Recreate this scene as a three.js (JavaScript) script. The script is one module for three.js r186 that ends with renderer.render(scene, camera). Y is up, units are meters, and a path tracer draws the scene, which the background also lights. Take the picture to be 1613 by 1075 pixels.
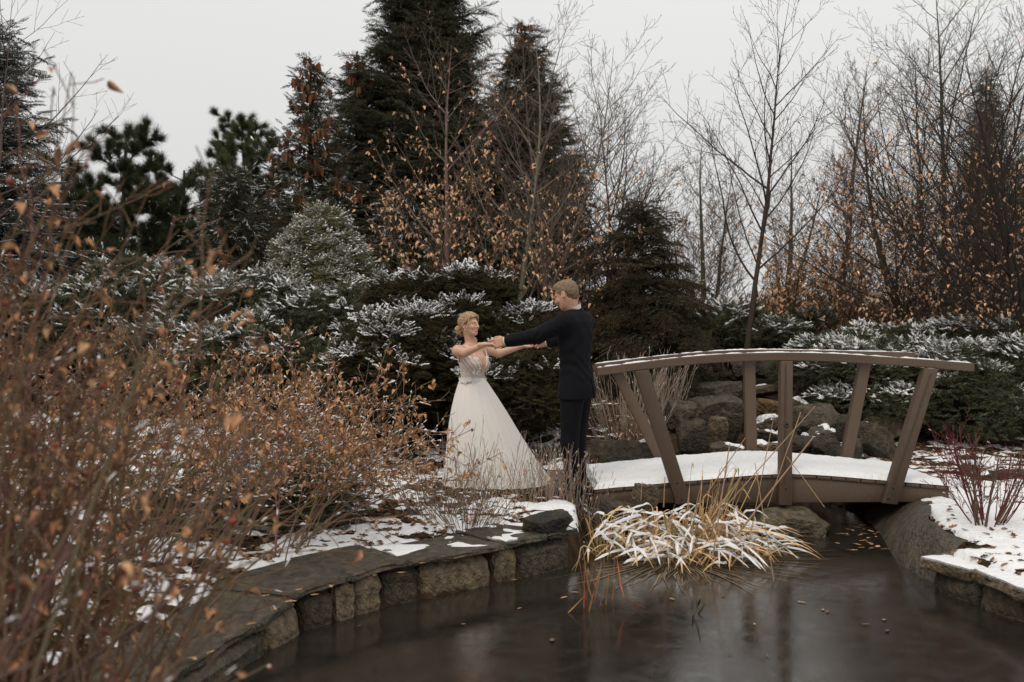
import * as THREE from 'three';
import { mergeGeometries, mergeVertices, toCreasedNormals } from 'three/addons/utils/BufferGeometryUtils.js';

// ---------------------------------------------------------------- camera, sky, sun, exposure
const FPX = 1568, EYE = 1.65, HOR = 520;            // lens in pixels of a 1613 px wide picture, eye height over the ice, horizon row
const scene = new THREE.Scene();
const camera = new THREE.PerspectiveCamera(2 * Math.atan(537.5 / FPX) * 180 / Math.PI, 1.5, 0.1, 600);
camera.position.set(0, EYE, 0);
camera.rotation.x = -Math.atan((537.5 - HOR) / FPX);
camera.focus = 8.7; camera.userData.fStop = 2.6;
scene.add(camera);
const renderer = new THREE.WebGLRenderer({ antialias: true });
renderer.toneMapping = THREE.LinearToneMapping;
renderer.toneMappingExposure = 1.0;
renderer.shadowMap.enabled = true;
{ // overcast sky: an even pale grey, a little brighter overhead, with very soft cloud structure
  const w = 256, h = 128, d = new Float32Array(w * h * 4);
  for (let j = 0; j < h; j++) for (let i = 0; i < w; i++) {
    const el = Math.sin(((j + .5) / h - .5) * Math.PI), u = i / w * 2 * Math.PI, o = (j * w + i) * 4;
    const soft = 1 + .012 * Math.sin(3 * u + 4 * el) + .010 * Math.sin(5 * u - 9 * el + 1.3);
    const L = (el > 0 ? .675 + .45 * el : .735 + .3 * Math.max(el, -.5)) * soft;
    d[o] = L * 1.003; d[o + 1] = L; d[o + 2] = L * .99; d[o + 3] = 1;
  }
  const t = new THREE.DataTexture(d, w, h, THREE.RGBAFormat, THREE.FloatType);
  t.mapping = THREE.EquirectangularReflectionMapping; t.magFilter = THREE.LinearFilter; t.needsUpdate = true;
  scene.background = t; scene.environment = t;
}
const sun = new THREE.DirectionalLight(0xfff0e0, 1.0);
sun.position.set(-9, 22, 6); sun.target.position.set(0, 0, -9); scene.add(sun, sun.target);
sun.castShadow = true; sun.shadow.radius = 40; sun.shadow.mapSize.set(2048, 2048);
Object.assign(sun.shadow.camera, { left: -30, right: 30, top: 30, bottom: -30, near: 1, far: 80 });
// the air's haze is set after the far wood, at the end of the plants

// ---------------------------------------------------------------- helpers
const V = (x, y, z) => new THREE.Vector3(x, y, z);
const UP = V(0, 1, 0);
const at = (px, py, D) => V((px - 806.5) / FPX * D, EYE - (py - HOR) / FPX * D, -D);       // a point D metres in front of the eye
const onLevel = (px, py, y) => at(px, py, FPX * (EYE - y) / (py - HOR));                   // where the sight line meets height y
function rng(seed) { let a = (seed * 2654435761) >>> 0; return () => { a = (a + 0x6D2B79F5) | 0; let t = Math.imul(a ^ (a >>> 15), 1 | a); t = (t + Math.imul(t ^ (t >>> 7), 61 | t)) ^ t; return ((t ^ (t >>> 14)) >>> 0) / 4294967296; }; }
const lerp = (a, b, t) => a + (b - a) * t, clamp = (x, a = 0, b = 1) => Math.min(b, Math.max(a, x)), sstep = (a, b, x) => { const t = clamp((x - a) / (b - a)); return t * t * (3 - 2 * t); };
const h3 = (x, y, z) => { let n = Math.imul(x, 374761393) ^ Math.imul(y, 668265263) ^ Math.imul(z, 2147483647 ^ 1274126177); n = Math.imul(n ^ (n >>> 13), 1274126177); n = Math.imul(n ^ (n >>> 16), 2246822519); return ((n ^ (n >>> 15)) >>> 0) / 4294967296; };
function noise(x, y = 0, z = 0) {                                                           // value noise, -1..1
  const X = Math.floor(x), Y = Math.floor(y), Z = Math.floor(z); let u = x - X, v = y - Y, w = z - Z;
  u = u * u * (3 - 2 * u); v = v * v * (3 - 2 * v); w = w * w * (3 - 2 * w);
  const c = (i, j, k) => h3(X + i, Y + j, Z + k);
  return 2 * lerp(lerp(lerp(c(0, 0, 0), c(1, 0, 0), u), lerp(c(0, 1, 0), c(1, 1, 0), u), v), lerp(lerp(c(0, 0, 1), c(1, 0, 1), u), lerp(c(0, 1, 1), c(1, 1, 1), u), v), w) - 1;
}
const fbm = (x, y, z, o = 4) => { let s = 0, a = .5, f = 1; for (let i = 0; i < o; i++) { s += a * noise(x * f, y * f, z * f); a *= .5; f *= 2.03; } return s; };
const taken = new Map();
const numbered = (n) => { const k = taken.get(n) ?? 0; taken.set(n, k + 1); return k ? `${n}_${String(k).padStart(3, '0')}` : n; };
function tag(o, label, category, group, kind) { if (label) o.userData.label = label; if (category) o.userData.category = category; if (group) o.userData.group = group; if (kind) o.userData.kind = kind; return o; }
function shade(m) { m.castShadow = m.receiveShadow = true; return m; }
function thing(name, label, category, pos = V(0, 0, 0), turn = 0, group) { const o = new THREE.Group(); o.name = numbered(name); o.position.copy(pos); o.rotation.y = turn; scene.add(o); return tag(o, label, category, group); }
function mesh(name, geo, mat, parent) { const m = shade(new THREE.Mesh(geo, mat)); m.name = parent ? name : numbered(name); (parent ?? scene).add(m); return m; }
function struct(name, geo, mat) { return tag(mesh(name, geo, mat), null, null, null, 'structure'); }
function copyOf(root, label, group) { const c = root.clone(); c.name = numbered(root.name.replace(/_\d{3}$/, '')); scene.add(c); c.userData = { ...root.userData }; return tag(c, label, null, group); }

class MB {                                            // collects triangles, ribbons and tubes into one geometry
  constructor() { this.p = []; this.n = []; this.c = []; this.u = []; this.i = []; }
  v(p, n, c, u = 0, w = 0) { this.p.push(p.x, p.y, p.z); this.n.push(n.x, n.y, n.z); this.c.push(c[0], c[1], c[2]); this.u.push(u, w); return this.p.length / 3 - 1; }
  tri(a, b, c, col) { const n = b.clone().sub(a).cross(c.clone().sub(a)).normalize(); this.i.push(this.v(a, n, col, a.x, a.z), this.v(b, n, col, b.x, b.z), this.v(c, n, col, c.x, c.z)); }
  quad(a, b, c, d, col) { this.tri(a, b, c, col); this.tri(a, c, d, col); }
  tube(path, rad, segs, col, cap = false) {
    const t = V(0, 0, 0), nrm = V(0, 0, 0), bin = V(0, 0, 0); let prev = null, len = 0; const base = this.p.length / 3, nn = V(0, 0, 0), pp = V(0, 0, 0);
    for (let k = 0; k < path.length; k++) {
      t.copy(path[Math.min(k + 1, path.length - 1)]).sub(path[Math.max(k - 1, 0)]).normalize();
      if (!prev) { nrm.set(0, 1, 0); if (Math.abs(t.y) > .9) nrm.set(1, 0, 0); nrm.addScaledVector(t, -nrm.dot(t)).normalize(); } else { nrm.copy(prev); nrm.addScaledVector(t, -nrm.dot(t)).normalize(); }
      prev = nrm.clone(); bin.crossVectors(t, nrm);
      if (k) len += path[k].distanceTo(path[k - 1]);
      const r = typeof rad === 'function' ? rad(k / (path.length - 1)) : rad[k], cc = typeof col === 'function' ? col(k / (path.length - 1)) : col;
      for (let s = 0; s <= segs; s++) { const a = s / segs * 2 * Math.PI; nn.set(0, 0, 0).addScaledVector(nrm, Math.cos(a)).addScaledVector(bin, Math.sin(a)); pp.copy(path[k]).addScaledVector(nn, r); this.v(pp, nn, cc, s / segs * Math.max(.05, 6.28 * r), len); }
    }
    const w = segs + 1;
    for (let k = 0; k < path.length - 1; k++) for (let s = 0; s < segs; s++) { const a = base + k * w + s; this.i.push(a, a + 1, a + w, a + 1, a + w + 1, a + w); }
    if (cap) for (const e of [0, path.length - 1]) { const ring = base + e * w; for (let s = 1; s < segs - 1; s++) e ? this.i.push(ring, ring + s, ring + s + 1) : this.i.push(ring, ring + s + 1, ring + s); }
  }
  get empty() { return !this.i.length; }
  build() { const g = new THREE.BufferGeometry(), f = (a, n) => new THREE.Float32BufferAttribute(a, n); g.setAttribute('position', f(this.p, 3)); g.setAttribute('normal', f(this.n, 3)); g.setAttribute('color', f(this.c, 3)); g.setAttribute('uv', f(this.u, 2)); g.setIndex(this.i); return g; }
}
class Inst {                                          // copies of one small shape, too many to count
  constructor(geo, mat) { this.geo = geo; this.mat = mat; this.m = []; this.c = []; }
  add(m, c) { this.m.push(m.clone()); this.c.push(c ?? [1, 1, 1]); }
  build(name, parent, kind = 'stuff') {
    if (!this.m.length) return null;
    const o = shade(new THREE.InstancedMesh(this.geo, this.mat, this.m.length)), c = new THREE.Color();
    this.m.forEach((m, k) => { o.setMatrixAt(k, m); o.setColorAt(k, c.setRGB(...this.c[k])); });
    o.name = parent ? name : numbered(name); (parent ?? scene).add(o); if (kind) o.userData.kind = kind; return o;
  }
}
const basis = (() => { const x = V(0, 0, 0), y = V(0, 0, 0), z = V(0, 0, 0); return (pos, dir, up, s, roll = 0) => {  // local +x along dir, +y towards up
  x.copy(dir).normalize(); z.crossVectors(x, up); if (z.lengthSq() < 1e-6) z.crossVectors(x, V(1, 0, .3)); z.normalize(); y.crossVectors(z, x);
  if (roll) { const c = Math.cos(roll), q = Math.sin(roll), yy = y.clone(); y.multiplyScalar(c).addScaledVector(z, q); z.multiplyScalar(c).addScaledVector(yy, -q); }
  return new THREE.Matrix4().makeBasis(x, y, z).scale(typeof s === 'number' ? V(s, s, s) : s).setPosition(pos); }; })();

const smooth = (pts, n) => new THREE.CatmullRomCurve3(pts, false, "centripetal").getPoints(n);
// ---------------------------------------------------------------- textures and materials
function tex(n, f, { repeat = 1, srgb = false } = {}) {     // f(u, v) -> grey or [r, g, b], tileable when f is
  const d = new Uint8Array(n * n * 4);
  for (let j = 0; j < n; j++) for (let i = 0; i < n; i++) { let v = f(i / n, j / n); if (typeof v === 'number') v = [v, v, v]; const o = (j * n + i) * 4; for (let k = 0; k < 3; k++) d[o + k] = clamp(v[k]) * 255; d[o + 3] = 255; }
  const t = new THREE.DataTexture(d, n, n); t.wrapS = t.wrapT = THREE.RepeatWrapping; t.magFilter = THREE.LinearFilter; t.repeat.set(repeat, repeat); if (srgb) t.colorSpace = THREE.SRGBColorSpace; t.needsUpdate = true; return t;
}
function torus(u, v, s, o = 4, seed = 0) {               // noise that repeats after one unit of u and v, about 6 s cells across
  let sum = 0, amp = .5, n = Math.max(2, Math.round(6.283 * s)); const sd = Math.round(seed * 7);
  for (let k = 0; k < o; k++) { const x = u * n, y = v * n, X = Math.floor(x), Y = Math.floor(y); let a = x - X, b = y - Y; a = a * a * (3 - 2 * a); b = b * b * (3 - 2 * b); const c = (i, j) => h3((X + i) % n, (Y + j) % n, sd + k * 57); sum += amp * (2 * lerp(lerp(c(0, 0), c(1, 0), a), lerp(c(0, 1), c(1, 1), a), b) - 1); amp *= .5; n *= 2; }
  return sum;
}
const grainTex = tex(256, (u, v) => { const g = torus(u, v, .8, 3, 3), l = torus(u, v * 1, 1.2, 4, 9); return .5 + .5 * Math.sin(24 * u * 6.2832 / 2 + 5 * g) * .35 + l * .5; });
const rockTex = tex(512, (u, v) => .5 + .62 * torus(u, v, 2.2, 6, 5)), rockFine = tex(512, (u, v) => .5 + .8 * torus(u, v, 7, 5, 11));
const rockColour = tex(512, (u, v) => { const a = torus(u, v, 2.5, 6, 21), b = torus(u, v, 1.4, 5, 33), c = torus(u, v, 6, 4, 41); const l = .62 + .55 * a + .18 * c; return [l * (1.06 + .10 * b), l * (1 + .02 * b), l * (.86 - .14 * b)]; });
const barkTex = tex(256, (u, v) => .55 + .6 * torus(u, v, 1.6, 5, 51)), snowTex = tex(512, (u, v) => .5 + .7 * torus(u, v, 5, 6, 61)), iceTex = tex(1024, (u, v) => .5 + .35 * torus(u, v, 5, 4, 71) + .35 * torus(u, v, 22, 3, 77));
const iceColour = tex(1024, (u, v) => { const m = .62 + .26 * torus(u, v, 1.6, 5, 101) + .22 * torus(u, v, 24, 3, 103), sp = sstep(.52, .66, torus(u, v, 34, 2, 107)); return [m + sp * .9, m * .97 + sp * .9, m * .92 + sp * .9]; });
const iceRough = tex(512, (u, v) => clamp(.56 + .5 * torus(u, v, 2.2, 5, 81) + .2 * torus(u, v, 9, 3, 85)));
const clothTex = tex(256, (u, v) => .5 + .22 * Math.sin(u * 6.2832 * 60) * Math.sin(v * 6.2832 * 60) + .3 * torus(u, v, 6, 3, 91));
const std = (o) => new THREE.MeshStandardMaterial({ side: THREE.DoubleSide, roughness: .9, ...o });
const matte = (o) => new THREE.MeshPhysicalMaterial({ side: THREE.DoubleSide, roughness: .9, specularIntensity: .25, ...o });
const rgb = (r, g, b) => new THREE.Color().setRGB(r, g, b);
const M = {
  plant: matte({ vertexColors: true, roughness: .85 }),
  leaf: matte({ vertexColors: true, roughness: .75 }),
  bark: matte({ vertexColors: true, roughness: .95, bumpMap: barkTex, bumpScale: .006 }),
  twig: matte({ vertexColors: true, roughness: .85 }),
  snow: std({ color: rgb(.78, .78, .785), roughness: .75, bumpMap: snowTex, bumpScale: .012 }),
  snowBit: std({ color: rgb(.80, .79, .785), roughness: .8 }),
  rock: std({ vertexColors: true, map: rockColour, roughness: .82, bumpMap: rockFine, bumpScale: .012 }),
  soil: matte({ vertexColors: true, map: rockColour, roughness: .97, bumpMap: rockTex, bumpScale: .03 }),
  liner: std({ color: rgb(.085, .071, .056), map: rockColour, roughness: .6, bumpMap: rockFine, bumpScale: .012 }),
  wood: std({ vertexColors: true, roughness: .62, bumpMap: grainTex, bumpScale: .003 }),
  metal: std({ color: rgb(.05, .045, .04), roughness: .5, metalness: .6 }),
  ice: new THREE.MeshPhysicalMaterial({ color: rgb(.036, .031, .025), map: iceColour, roughness: .22, roughnessMap: iceRough, bumpMap: iceTex, bumpScale: .00035, ior: 1.7 }),
};
// ---------------------------------------------------------------- the lie of the land (x to the right, d metres in front of the eye)
const WALLFOOT = [[331, 1075], [380, 1050], [417, 1030], [472, 997], [560, 972], [607, 958], [701, 939], [800, 917], [905, 893]].map(([x, y]) => { const p = onLevel(x, y, 0); return [p.x, -p.z]; });
const WALL = [[-1.36, 2.2], [-1.46, 3.2], [-1.50, 4.1], ...WALLFOOT];                    // foot of the left wall, towards the bridge
const wallTop = (d) => lerp(.155, .25, sstep(4.5, 6.0, d));
const RIGHTFOOT = [[3.05, 8.75], [3.02, 8.3], [2.86, 7.6], [2.73, 7.03], [2.745, 6.42], [2.71, 6.30], [2.80, 5.95], [2.90, 5.55], [3.1, 4.9], [3.5, 4.2], [3.9, 2.2]];
const POND = [...WALL, [.56, 7.25], [.62, 7.8], [.95, 8.25], [1.4, 8.6], [1.6, 9.3], [2.0, 9.9], [2.6, 9.9], [3.0, 9.4], ...RIGHTFOOT];
function segDist(x, d, a, b) { const ex = b[0] - a[0], ey = b[1] - a[1], t = clamp(((x - a[0]) * ex + (d - a[1]) * ey) / (ex * ex + ey * ey)); return Math.hypot(x - a[0] - ex * t, d - a[1] - ey * t); }
function pondDist(x, d) {                                // positive on land, negative over the ice
  let inside = false, m = 1e9;
  for (let i = 0, j = POND.length - 1; i < POND.length; j = i++) { const a = POND[j], b = POND[i]; if ((a[1] > d) !== (b[1] > d) && x < (b[0] - a[0]) * (d - a[1]) / (b[1] - a[1]) + a[0]) inside = !inside; m = Math.min(m, segDist(x, d, a, b)); }
  return inside ? -m : m;
}
function landBase(x, d) {
  let h = .25 + .16 * sstep(9.2, 9.9, d) * sstep(-.2, .6, x) * (1 - sstep(1.4, 1.75, x)) + .36 * sstep(9.6, 12, d) * (1 - .8 * sstep(2.6, 3.4, x) * (1 - sstep(12, 14, d)));
  h = lerp(h, .20 + .185 * clamp(d - 10.5, 0, 3.6), sstep(1.5, 1.75, x) * (1 - sstep(3.3, 3.8, x)) * sstep(9.2, 9.8, d) * (1 - sstep(13.5, 15, d)));   // the bed of the cascade
  h -= .095 * (1 - sstep(4.5, 6.0, d)) * sstep(.6, 0, x);
  h += .55 * sstep(12, 20, d) + .12 * sstep(-2, -4, x) * sstep(3, 6, d);
  h += .035 * fbm(x * .9, 3, d * .9, 3) + .016 * fbm(x * 4, 9, d * 4, 3);
  return h;
}
function land(x, d) {
  const s = pondDist(x, d);
  if (s < 0) return -.02 - .4 * sstep(0, .5, -s);
  const soft = x > 2.4 && d > 6.35 && d < 9.2 ? .38 : x > .5 && d > 7 ? .5 : .12;
  return lerp(-.02, landBase(x, d) - (x < .7 && d < 7.4 ? .06 * (1 - sstep(.40, .62, s)) : 0), sstep(0, soft, s));
}
const lay = (px, py, guess = 8) => { let D = guess; for (let k = 0; k < 12; k++) { const p = at(px, py, D); D = lerp(D, FPX * (EYE - landBase(p.x, D)) / Math.max(8, py - HOR), .6); } return at(px, py, D); };
const ground = (x, d) => V(x, land(x, d), -d);
function axis(stops) { const a = []; for (let k = 0; k < stops.length - 1; k++) { const [x0, s0] = stops[k], [x1, s1] = stops[k + 1]; let x = x0; while (x < x1 - 1e-6) { a.push(x); x += lerp(s0, s1, (x - x0) / (x1 - x0)); } } a.push(stops.at(-1)[0]); return a; }
function sheet(xs, ds, height, colour, keep) {
  const b = { p: [], c: [], u: [], i: [] }, H = xs.map((x) => ds.map((d) => height(x, d)));
  xs.forEach((x, i) => ds.forEach((d, j) => { b.p.push(x, H[i][j], -d); b.u.push(x, d); if (colour) b.c.push(...colour(x, d, H[i][j])); }));
  for (let i = 0; i < xs.length - 1; i++) for (let j = 0; j < ds.length - 1; j++) { const k = i * ds.length + j; if (keep && !keep(i, j)) continue; b.i.push(k, k + ds.length, k + 1, k + 1, k + ds.length, k + ds.length + 1); }
  const g = new THREE.BufferGeometry(); g.setAttribute('position', new THREE.Float32BufferAttribute(b.p, 3)); g.setAttribute('uv', new THREE.Float32BufferAttribute(b.u, 2)); if (colour) g.setAttribute('color', new THREE.Float32BufferAttribute(b.c, 3)); g.setIndex(b.i); g.computeVertexNormals(); return g;
}
const gx = axis([[-260, 40], [-60, 12], [-14, 1.2], [-5, .16], [-2, .08], [5, .08], [8, .3], [16, 2], [60, 12], [260, 40]]), gd = axis([[-30, 6], [0, .5], [2, .15], [4, .08], [10, .08], [14, .2], [24, 1.5], [60, 8], [280, 40]]);
struct('ground', sheet(gx, gd, land, (x, d) => { const n = fbm(x * 1.3, 2, d * 1.3, 4), m = fbm(x * 7, 5, d * 7, 3); return [.062 + .03 * n + .02 * m, .040 + .018 * n + .012 * m, .025 + .009 * n + .008 * m]; }), M.soil);
struct('pond_water', (() => { const g = new THREE.PlaneGeometry(9, 12, 1, 1).rotateX(-Math.PI / 2); const u = g.attributes.uv; for (let k = 0; k < u.count; k++) u.setXY(k, u.getX(k) * 9, u.getY(k) * 12); return g.translate(1.4, 0, -5.6); })(), M.ice);

// settled snow: a second sheet that dips under the leaf litter wherever it has melted through
const fx = axis([[-6.5, .045], [-3.2, .026], [6.2, .026], [8.2, .06]]), fd = axis([[3, .03], [9.2, .026], [13.5, .06]]);
function snowDepth(x, d) {
  const s = pondDist(x, d); if (s < .03 || (x > .75 && x < 3.15 && d > 7.6 && d < 10.5)) return -.08;
  const inWall = x < .62 && d < 7.35 ? sstep(.36, .52, s) : 1, right = sstep(2.4, 2.9, x);
  let cover = lerp(.10, .34, right * sstep(9.4, 8.2, d));
  cover += .12 * sstep(.12, -.3, Math.abs(x - .1) - .9) * sstep(8.2, 7.2, d);
  cover -= .45 * sstep(1.6, 1.9, x) * (1 - sstep(3.2, 3.8, x)) * sstep(9.4, 10, d); cover -= .42 * sstep(5.8, 4.4, d) * sstep(.3, -.6, x); cover -= .5 * Math.exp(-(((x - .1) / .75) ** 2 + ((d - 8.75) / .45) ** 2)) + .22 * sstep(9.6, 12.5, d);
  if (right > .5 && d > 6.3 && d < 9.2) cover += lerp(-1.2, .2, sstep(.24, .42, s));
  const n = .55 * fbm(x * 2.1, 17, d * 2.6, 3) + .85 * fbm(x * 8, 4, d * 10, 4);
  return clamp(.05 * (n + cover), -.05, .026) - (1 - inWall) * .09 + .004 * noise(x * 24, 3, d * 24) - .004;
}
{
  const D = fx.map((x) => fd.map((d) => snowDepth(x, d)));
  const g = sheet(fx, fd, (x, d) => land(x, d) + snowDepth(x, d), null, (i, j) => Math.max(D[i][j], D[i + 1][j], D[i][j + 1], D[i + 1][j + 1]) > -.004);
  struct('snow_cover', g, M.snow);
}

// ---------------------------------------------------------------- stones: boxes and boulders with broken faces
function boxUV(g, s = 1) {                                          // metres on the three axes, one axis per face
  const p = g.attributes.position, n = g.attributes.normal, u = new Float32Array(p.count * 2), f = !g.index;
  for (let k = 0; k < p.count; k++) { const t = f ? k - k % 3 : k, m = f ? 3 : 1; let a = 0, b = 0, c = 0; for (let j = 0; j < m; j++) { a += n.getX(t + j); b += n.getY(t + j); c += n.getZ(t + j); } a = Math.abs(a); b = Math.abs(b); c = Math.abs(c); const x = p.getX(k), y = p.getY(k), z = p.getZ(k), q = b >= a && b >= c ? [x, z] : a >= c ? [z, y] : [x, y]; u[2 * k] = q[0] * s; u[2 * k + 1] = q[1] * s; }
  g.setAttribute('uv', new THREE.BufferAttribute(u, 2)); return g;
}
function stoneColours(g, seed, base, moss = 0) {
  const p = g.attributes.position, c = new Float32Array(p.count * 3);
  for (let k = 0; k < p.count; k++) {
    const x = p.getX(k), y = p.getY(k), z = p.getZ(k), n = fbm(x * 3 + seed * 7, y * 3 + seed, z * 3, 4), m = sstep(.10, .32, fbm(x * 5 + seed, y * 5 - 4, z * 5 + seed * 3, 4)), f = 1 + .55 * n;
    const o = [base[0] * f, base[1] * f, base[2] * f], q = [.16, .13, .065];
    for (let j = 0; j < 3; j++) c[3 * k + j] = lerp(o[j], q[j], m * moss);
  }
  g.setAttribute('color', new THREE.BufferAttribute(c, 3)); return g;
}
function finishStone(g, seed, base, moss, crease = .7) { g.deleteAttribute('normal'); g.deleteAttribute('uv'); g = mergeVertices(g, 1e-4); g = toCreasedNormals(g, crease); boxUV(g, 1.6); return stoneColours(g, seed, base, moss); }
function block(sx, sy, sz, seed, base, moss = .3, rough = 1) {    // a roughly squared building stone, base at y = 0
  const g = new THREE.BoxGeometry(sx, sy, sz, Math.max(3, Math.round(sx / .045)), Math.max(2, Math.round(sy / .045)), Math.max(3, Math.round(sz / .06))), p = g.attributes.position, hx = sx / 2, hy = sy / 2, hz = sz / 2, r = Math.min(sx, sy, sz) * .28;
  for (let k = 0; k < p.count; k++) {
    let x = p.getX(k), y = p.getY(k), z = p.getZ(k);
    const cx = clamp(x, -hx + r, hx - r), cy = clamp(y, -hy + r, hy - r), cz = clamp(z, -hz + r, hz - r), e = V(x - cx, y - cy, z - cz), l = e.length(); if (l > r) { e.multiplyScalar(r / l); x = cx + e.x; y = cy + e.y; z = cz + e.z; }
    const a = .035 * rough, n1 = fbm(x * 4 + seed * 3.1, y * 4, z * 4 + seed, 4), n2 = fbm(x * 4 + 40 + seed, y * 4 + 9, z * 4, 4), ledge = .012 * rough * noise(seed, y * 30, seed * 2);
    p.setXYZ(k, x + n1 * a + Math.sign(x) * ledge * .4, y + n2 * a * .5 + hy, z + n1 * a + Math.sign(z) * ledge);
  }
  return finishStone(g, seed, base, moss);
}
function boulder(rx, ry, rz, seed, base, moss = .3, facets = 14, detail = 13) {   // planes cut round a lump, then weathered
  const R = rng(seed + 500), planes = [];
  for (let k = 0; k < facets; k++) { const a = R() * 6.2832, y = lerp(-1, 1, R()); const n = V(Math.cos(a) * Math.sqrt(1 - y * y), y, Math.sin(a) * Math.sqrt(1 - y * y)); planes.push([n, .60 + .32 * R()]); }
  { const y0 = R() * 1.57; for (let k = 0; k < 4; k++) { const a = y0 + k * 1.571 + (R() - .5) * .4; planes.push([V(Math.cos(a), .12 * (R() - .5), Math.sin(a)).normalize(), .66 + .14 * R()]); } }
  planes.push([V(.12 * (R() - .5), 1, .12 * (R() - .5)).normalize(), .62 + .15 * R()]);
  const g = new THREE.IcosahedronGeometry(1, detail), p = g.attributes.position, d = V(0, 0, 0);
  for (let k = 0; k < p.count; k++) {
    d.fromBufferAttribute(p, k); let r = 1.05;
    for (const [n, h] of planes) { const c = n.dot(d); if (c > .05) { const t = h / c, q = clamp(.5 + .5 * (t - r) / .024); r = lerp(t, r, q) - .024 * q * (1 - q); } }
    r *= 1 + .13 * fbm(d.x * 2.4 + seed, d.y * 2.4, d.z * 2.4, 4) + .06 * fbm(d.x * 8 + seed, d.y * 9, d.z * 8, 3);
    p.setXYZ(k, d.x * r * rx, d.y * r * ry, d.z * r * rz);
  }
  g.rotateZ((R() - .5) * .34); g.rotateX((R() - .5) * .3); return finishStone(g, seed, base, moss, .4);
}
function snowOn(g, seed, thick = .02, cover = 0, steep = .72) {     // the snow lying on the flatter top faces of a stone
  const q = mergeVertices((() => { const c = new THREE.BufferGeometry(); c.setAttribute('position', g.attributes.position.clone()); if (g.index) c.setIndex(g.index.clone()); return c; })(), 1e-4); q.computeVertexNormals();
  const p = q.attributes.position, n = q.attributes.normal, I = q.index.array, lift = new Float32Array(p.count), out = [];
  for (let k = 0; k < p.count; k++) lift[k] = n.getY(k) > steep ? thick * clamp((fbm(p.getX(k) * 5 + seed, 2, p.getZ(k) * 5, 3) + cover) * 4) * clamp((n.getY(k) - steep) * 8) : 0;
  for (let k = 0; k < I.length; k += 3) if (Math.max(lift[I[k]], lift[I[k + 1]], lift[I[k + 2]]) > .001) out.push(I[k], I[k + 1], I[k + 2]);
  if (!out.length) return null;
  for (let k = 0; k < p.count; k++) { const s = lift[k] > .001 ? lift[k] : -.006; p.setXYZ(k, p.getX(k) + n.getX(k) * s * .3, p.getY(k) + s, p.getZ(k) + n.getZ(k) * s * .3); }
  q.setIndex(out); q.computeVertexNormals(); return boxUV(q);
}
function slab(outline, y, thick, seed, base, moss = .25) {          // a flagstone with chipped edges; outline in [x, d], top at y or y(d)
  const Y = typeof y === 'function' ? y : () => y;
  const pts = []; const R = rng(seed + 90);
  outline.forEach((a, k) => { const b = outline[(k + 1) % outline.length], L = Math.hypot(b[0] - a[0], b[1] - a[1]), n = Math.max(2, Math.round(L / .06)); for (let j = 0; j < n; j++) { const t = j / n, w = j ? .011 : .004; pts.push([lerp(a[0], b[0], t) + (R() - .5) * 2 * w, lerp(a[1], b[1], t) + (R() - .5) * 2 * w]); } });
  const c = pts.reduce((s, q) => [s[0] + q[0] / pts.length, s[1] + q[1] / pts.length], [0, 0]), rings = [], N = pts.length, b = new MB(), P = [], I = [];
  const ring = (inset, h, w) => { const r = []; pts.forEach((q, k) => { const dx = c[0] - q[0], dd = c[1] - q[1], L = Math.hypot(dx, dd), e = inset >= 1 ? inset - 1 : 0, f = inset >= 1 ? e : inset / L; r.push(P.length / 3); const x = q[0] + dx * f + w * noise(k * .7, seed, h * 90) , d = q[1] + dd * f + w * noise(k * .7, seed + 9, h * 90); P.push(x, Y(d) - thick + h * thick + .007 * fbm(x * 5, seed, d * 5, 3), -d); }); rings.push(r); };
  ring(1.7, 0, 0); ring(.012, .02, .006); ring(0, .3, .012); ring(.006, .62, .012); ring(.004, .85, .006); ring(.014, 1, 0); ring(.06, 1, 0); ring(1.3, 1, 0); ring(1.6, 1, 0);
  for (let k = 0; k < rings.length - 1; k++) for (let j = 0; j < N; j++) { const m = (j + 1) % N, a = rings[k][j], e = rings[k][m], f = rings[k + 1][j], h = rings[k + 1][m]; I.push(a, f, e, e, f, h); }
  for (const [r, up] of [[rings[0], 0], [rings.at(-1), 1]]) { const o = P.length / 3; P.push(c[0], up ? Y(c[1]) : Y(c[1]) - thick, -c[1]); for (let j = 0; j < N; j++) up ? I.push(r[j], o, r[(j + 1) % N]) : I.push(r[(j + 1) % N], o, r[j]); }
  let g = new THREE.BufferGeometry(); g.setAttribute('position', new THREE.Float32BufferAttribute(P, 3)); g.setIndex(I);
  let area = 0; pts.forEach((q, k) => { const s = pts[(k + 1) % N]; area += q[0] * s[1] - s[0] * q[1]; }); if (area < 0) { for (let k = 0; k < I.length; k += 3) [I[k + 1], I[k + 2]] = [I[k + 2], I[k + 1]]; g.setIndex(I); }
  g.computeVertexNormals(); if (g.attributes.normal.getY(rings[7][0]) < 0) { for (let k = 0; k < I.length; k += 3) [I[k + 1], I[k + 2]] = [I[k + 2], I[k + 1]]; g.setIndex(I); g.computeVertexNormals(); }
  g = toCreasedNormals(g, .6); boxUV(g, 1.6); return stoneColours(g, seed, base, moss);
}
const pathAlong = (pts) => { const L = [0]; for (let k = 1; k < pts.length; k++) L.push(L[k - 1] + Math.hypot(pts[k][0] - pts[k - 1][0], pts[k][1] - pts[k - 1][1])); const f = (s) => { s = clamp(s, 0, L.at(-1)); let k = 1; while (k < pts.length - 1 && L[k] < s) k++; const t = (s - L[k - 1]) / (L[k] - L[k - 1]); return [lerp(pts[k - 1][0], pts[k][0], t), lerp(pts[k - 1][1], pts[k][1], t)]; }; return { f, L: L.at(-1) }; };
const DARK = [.052, .042, .031], SLATE = [.088, .074, .058], TAN = [.235, .185, .13], BROWN = [.085, .066, .048];
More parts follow.
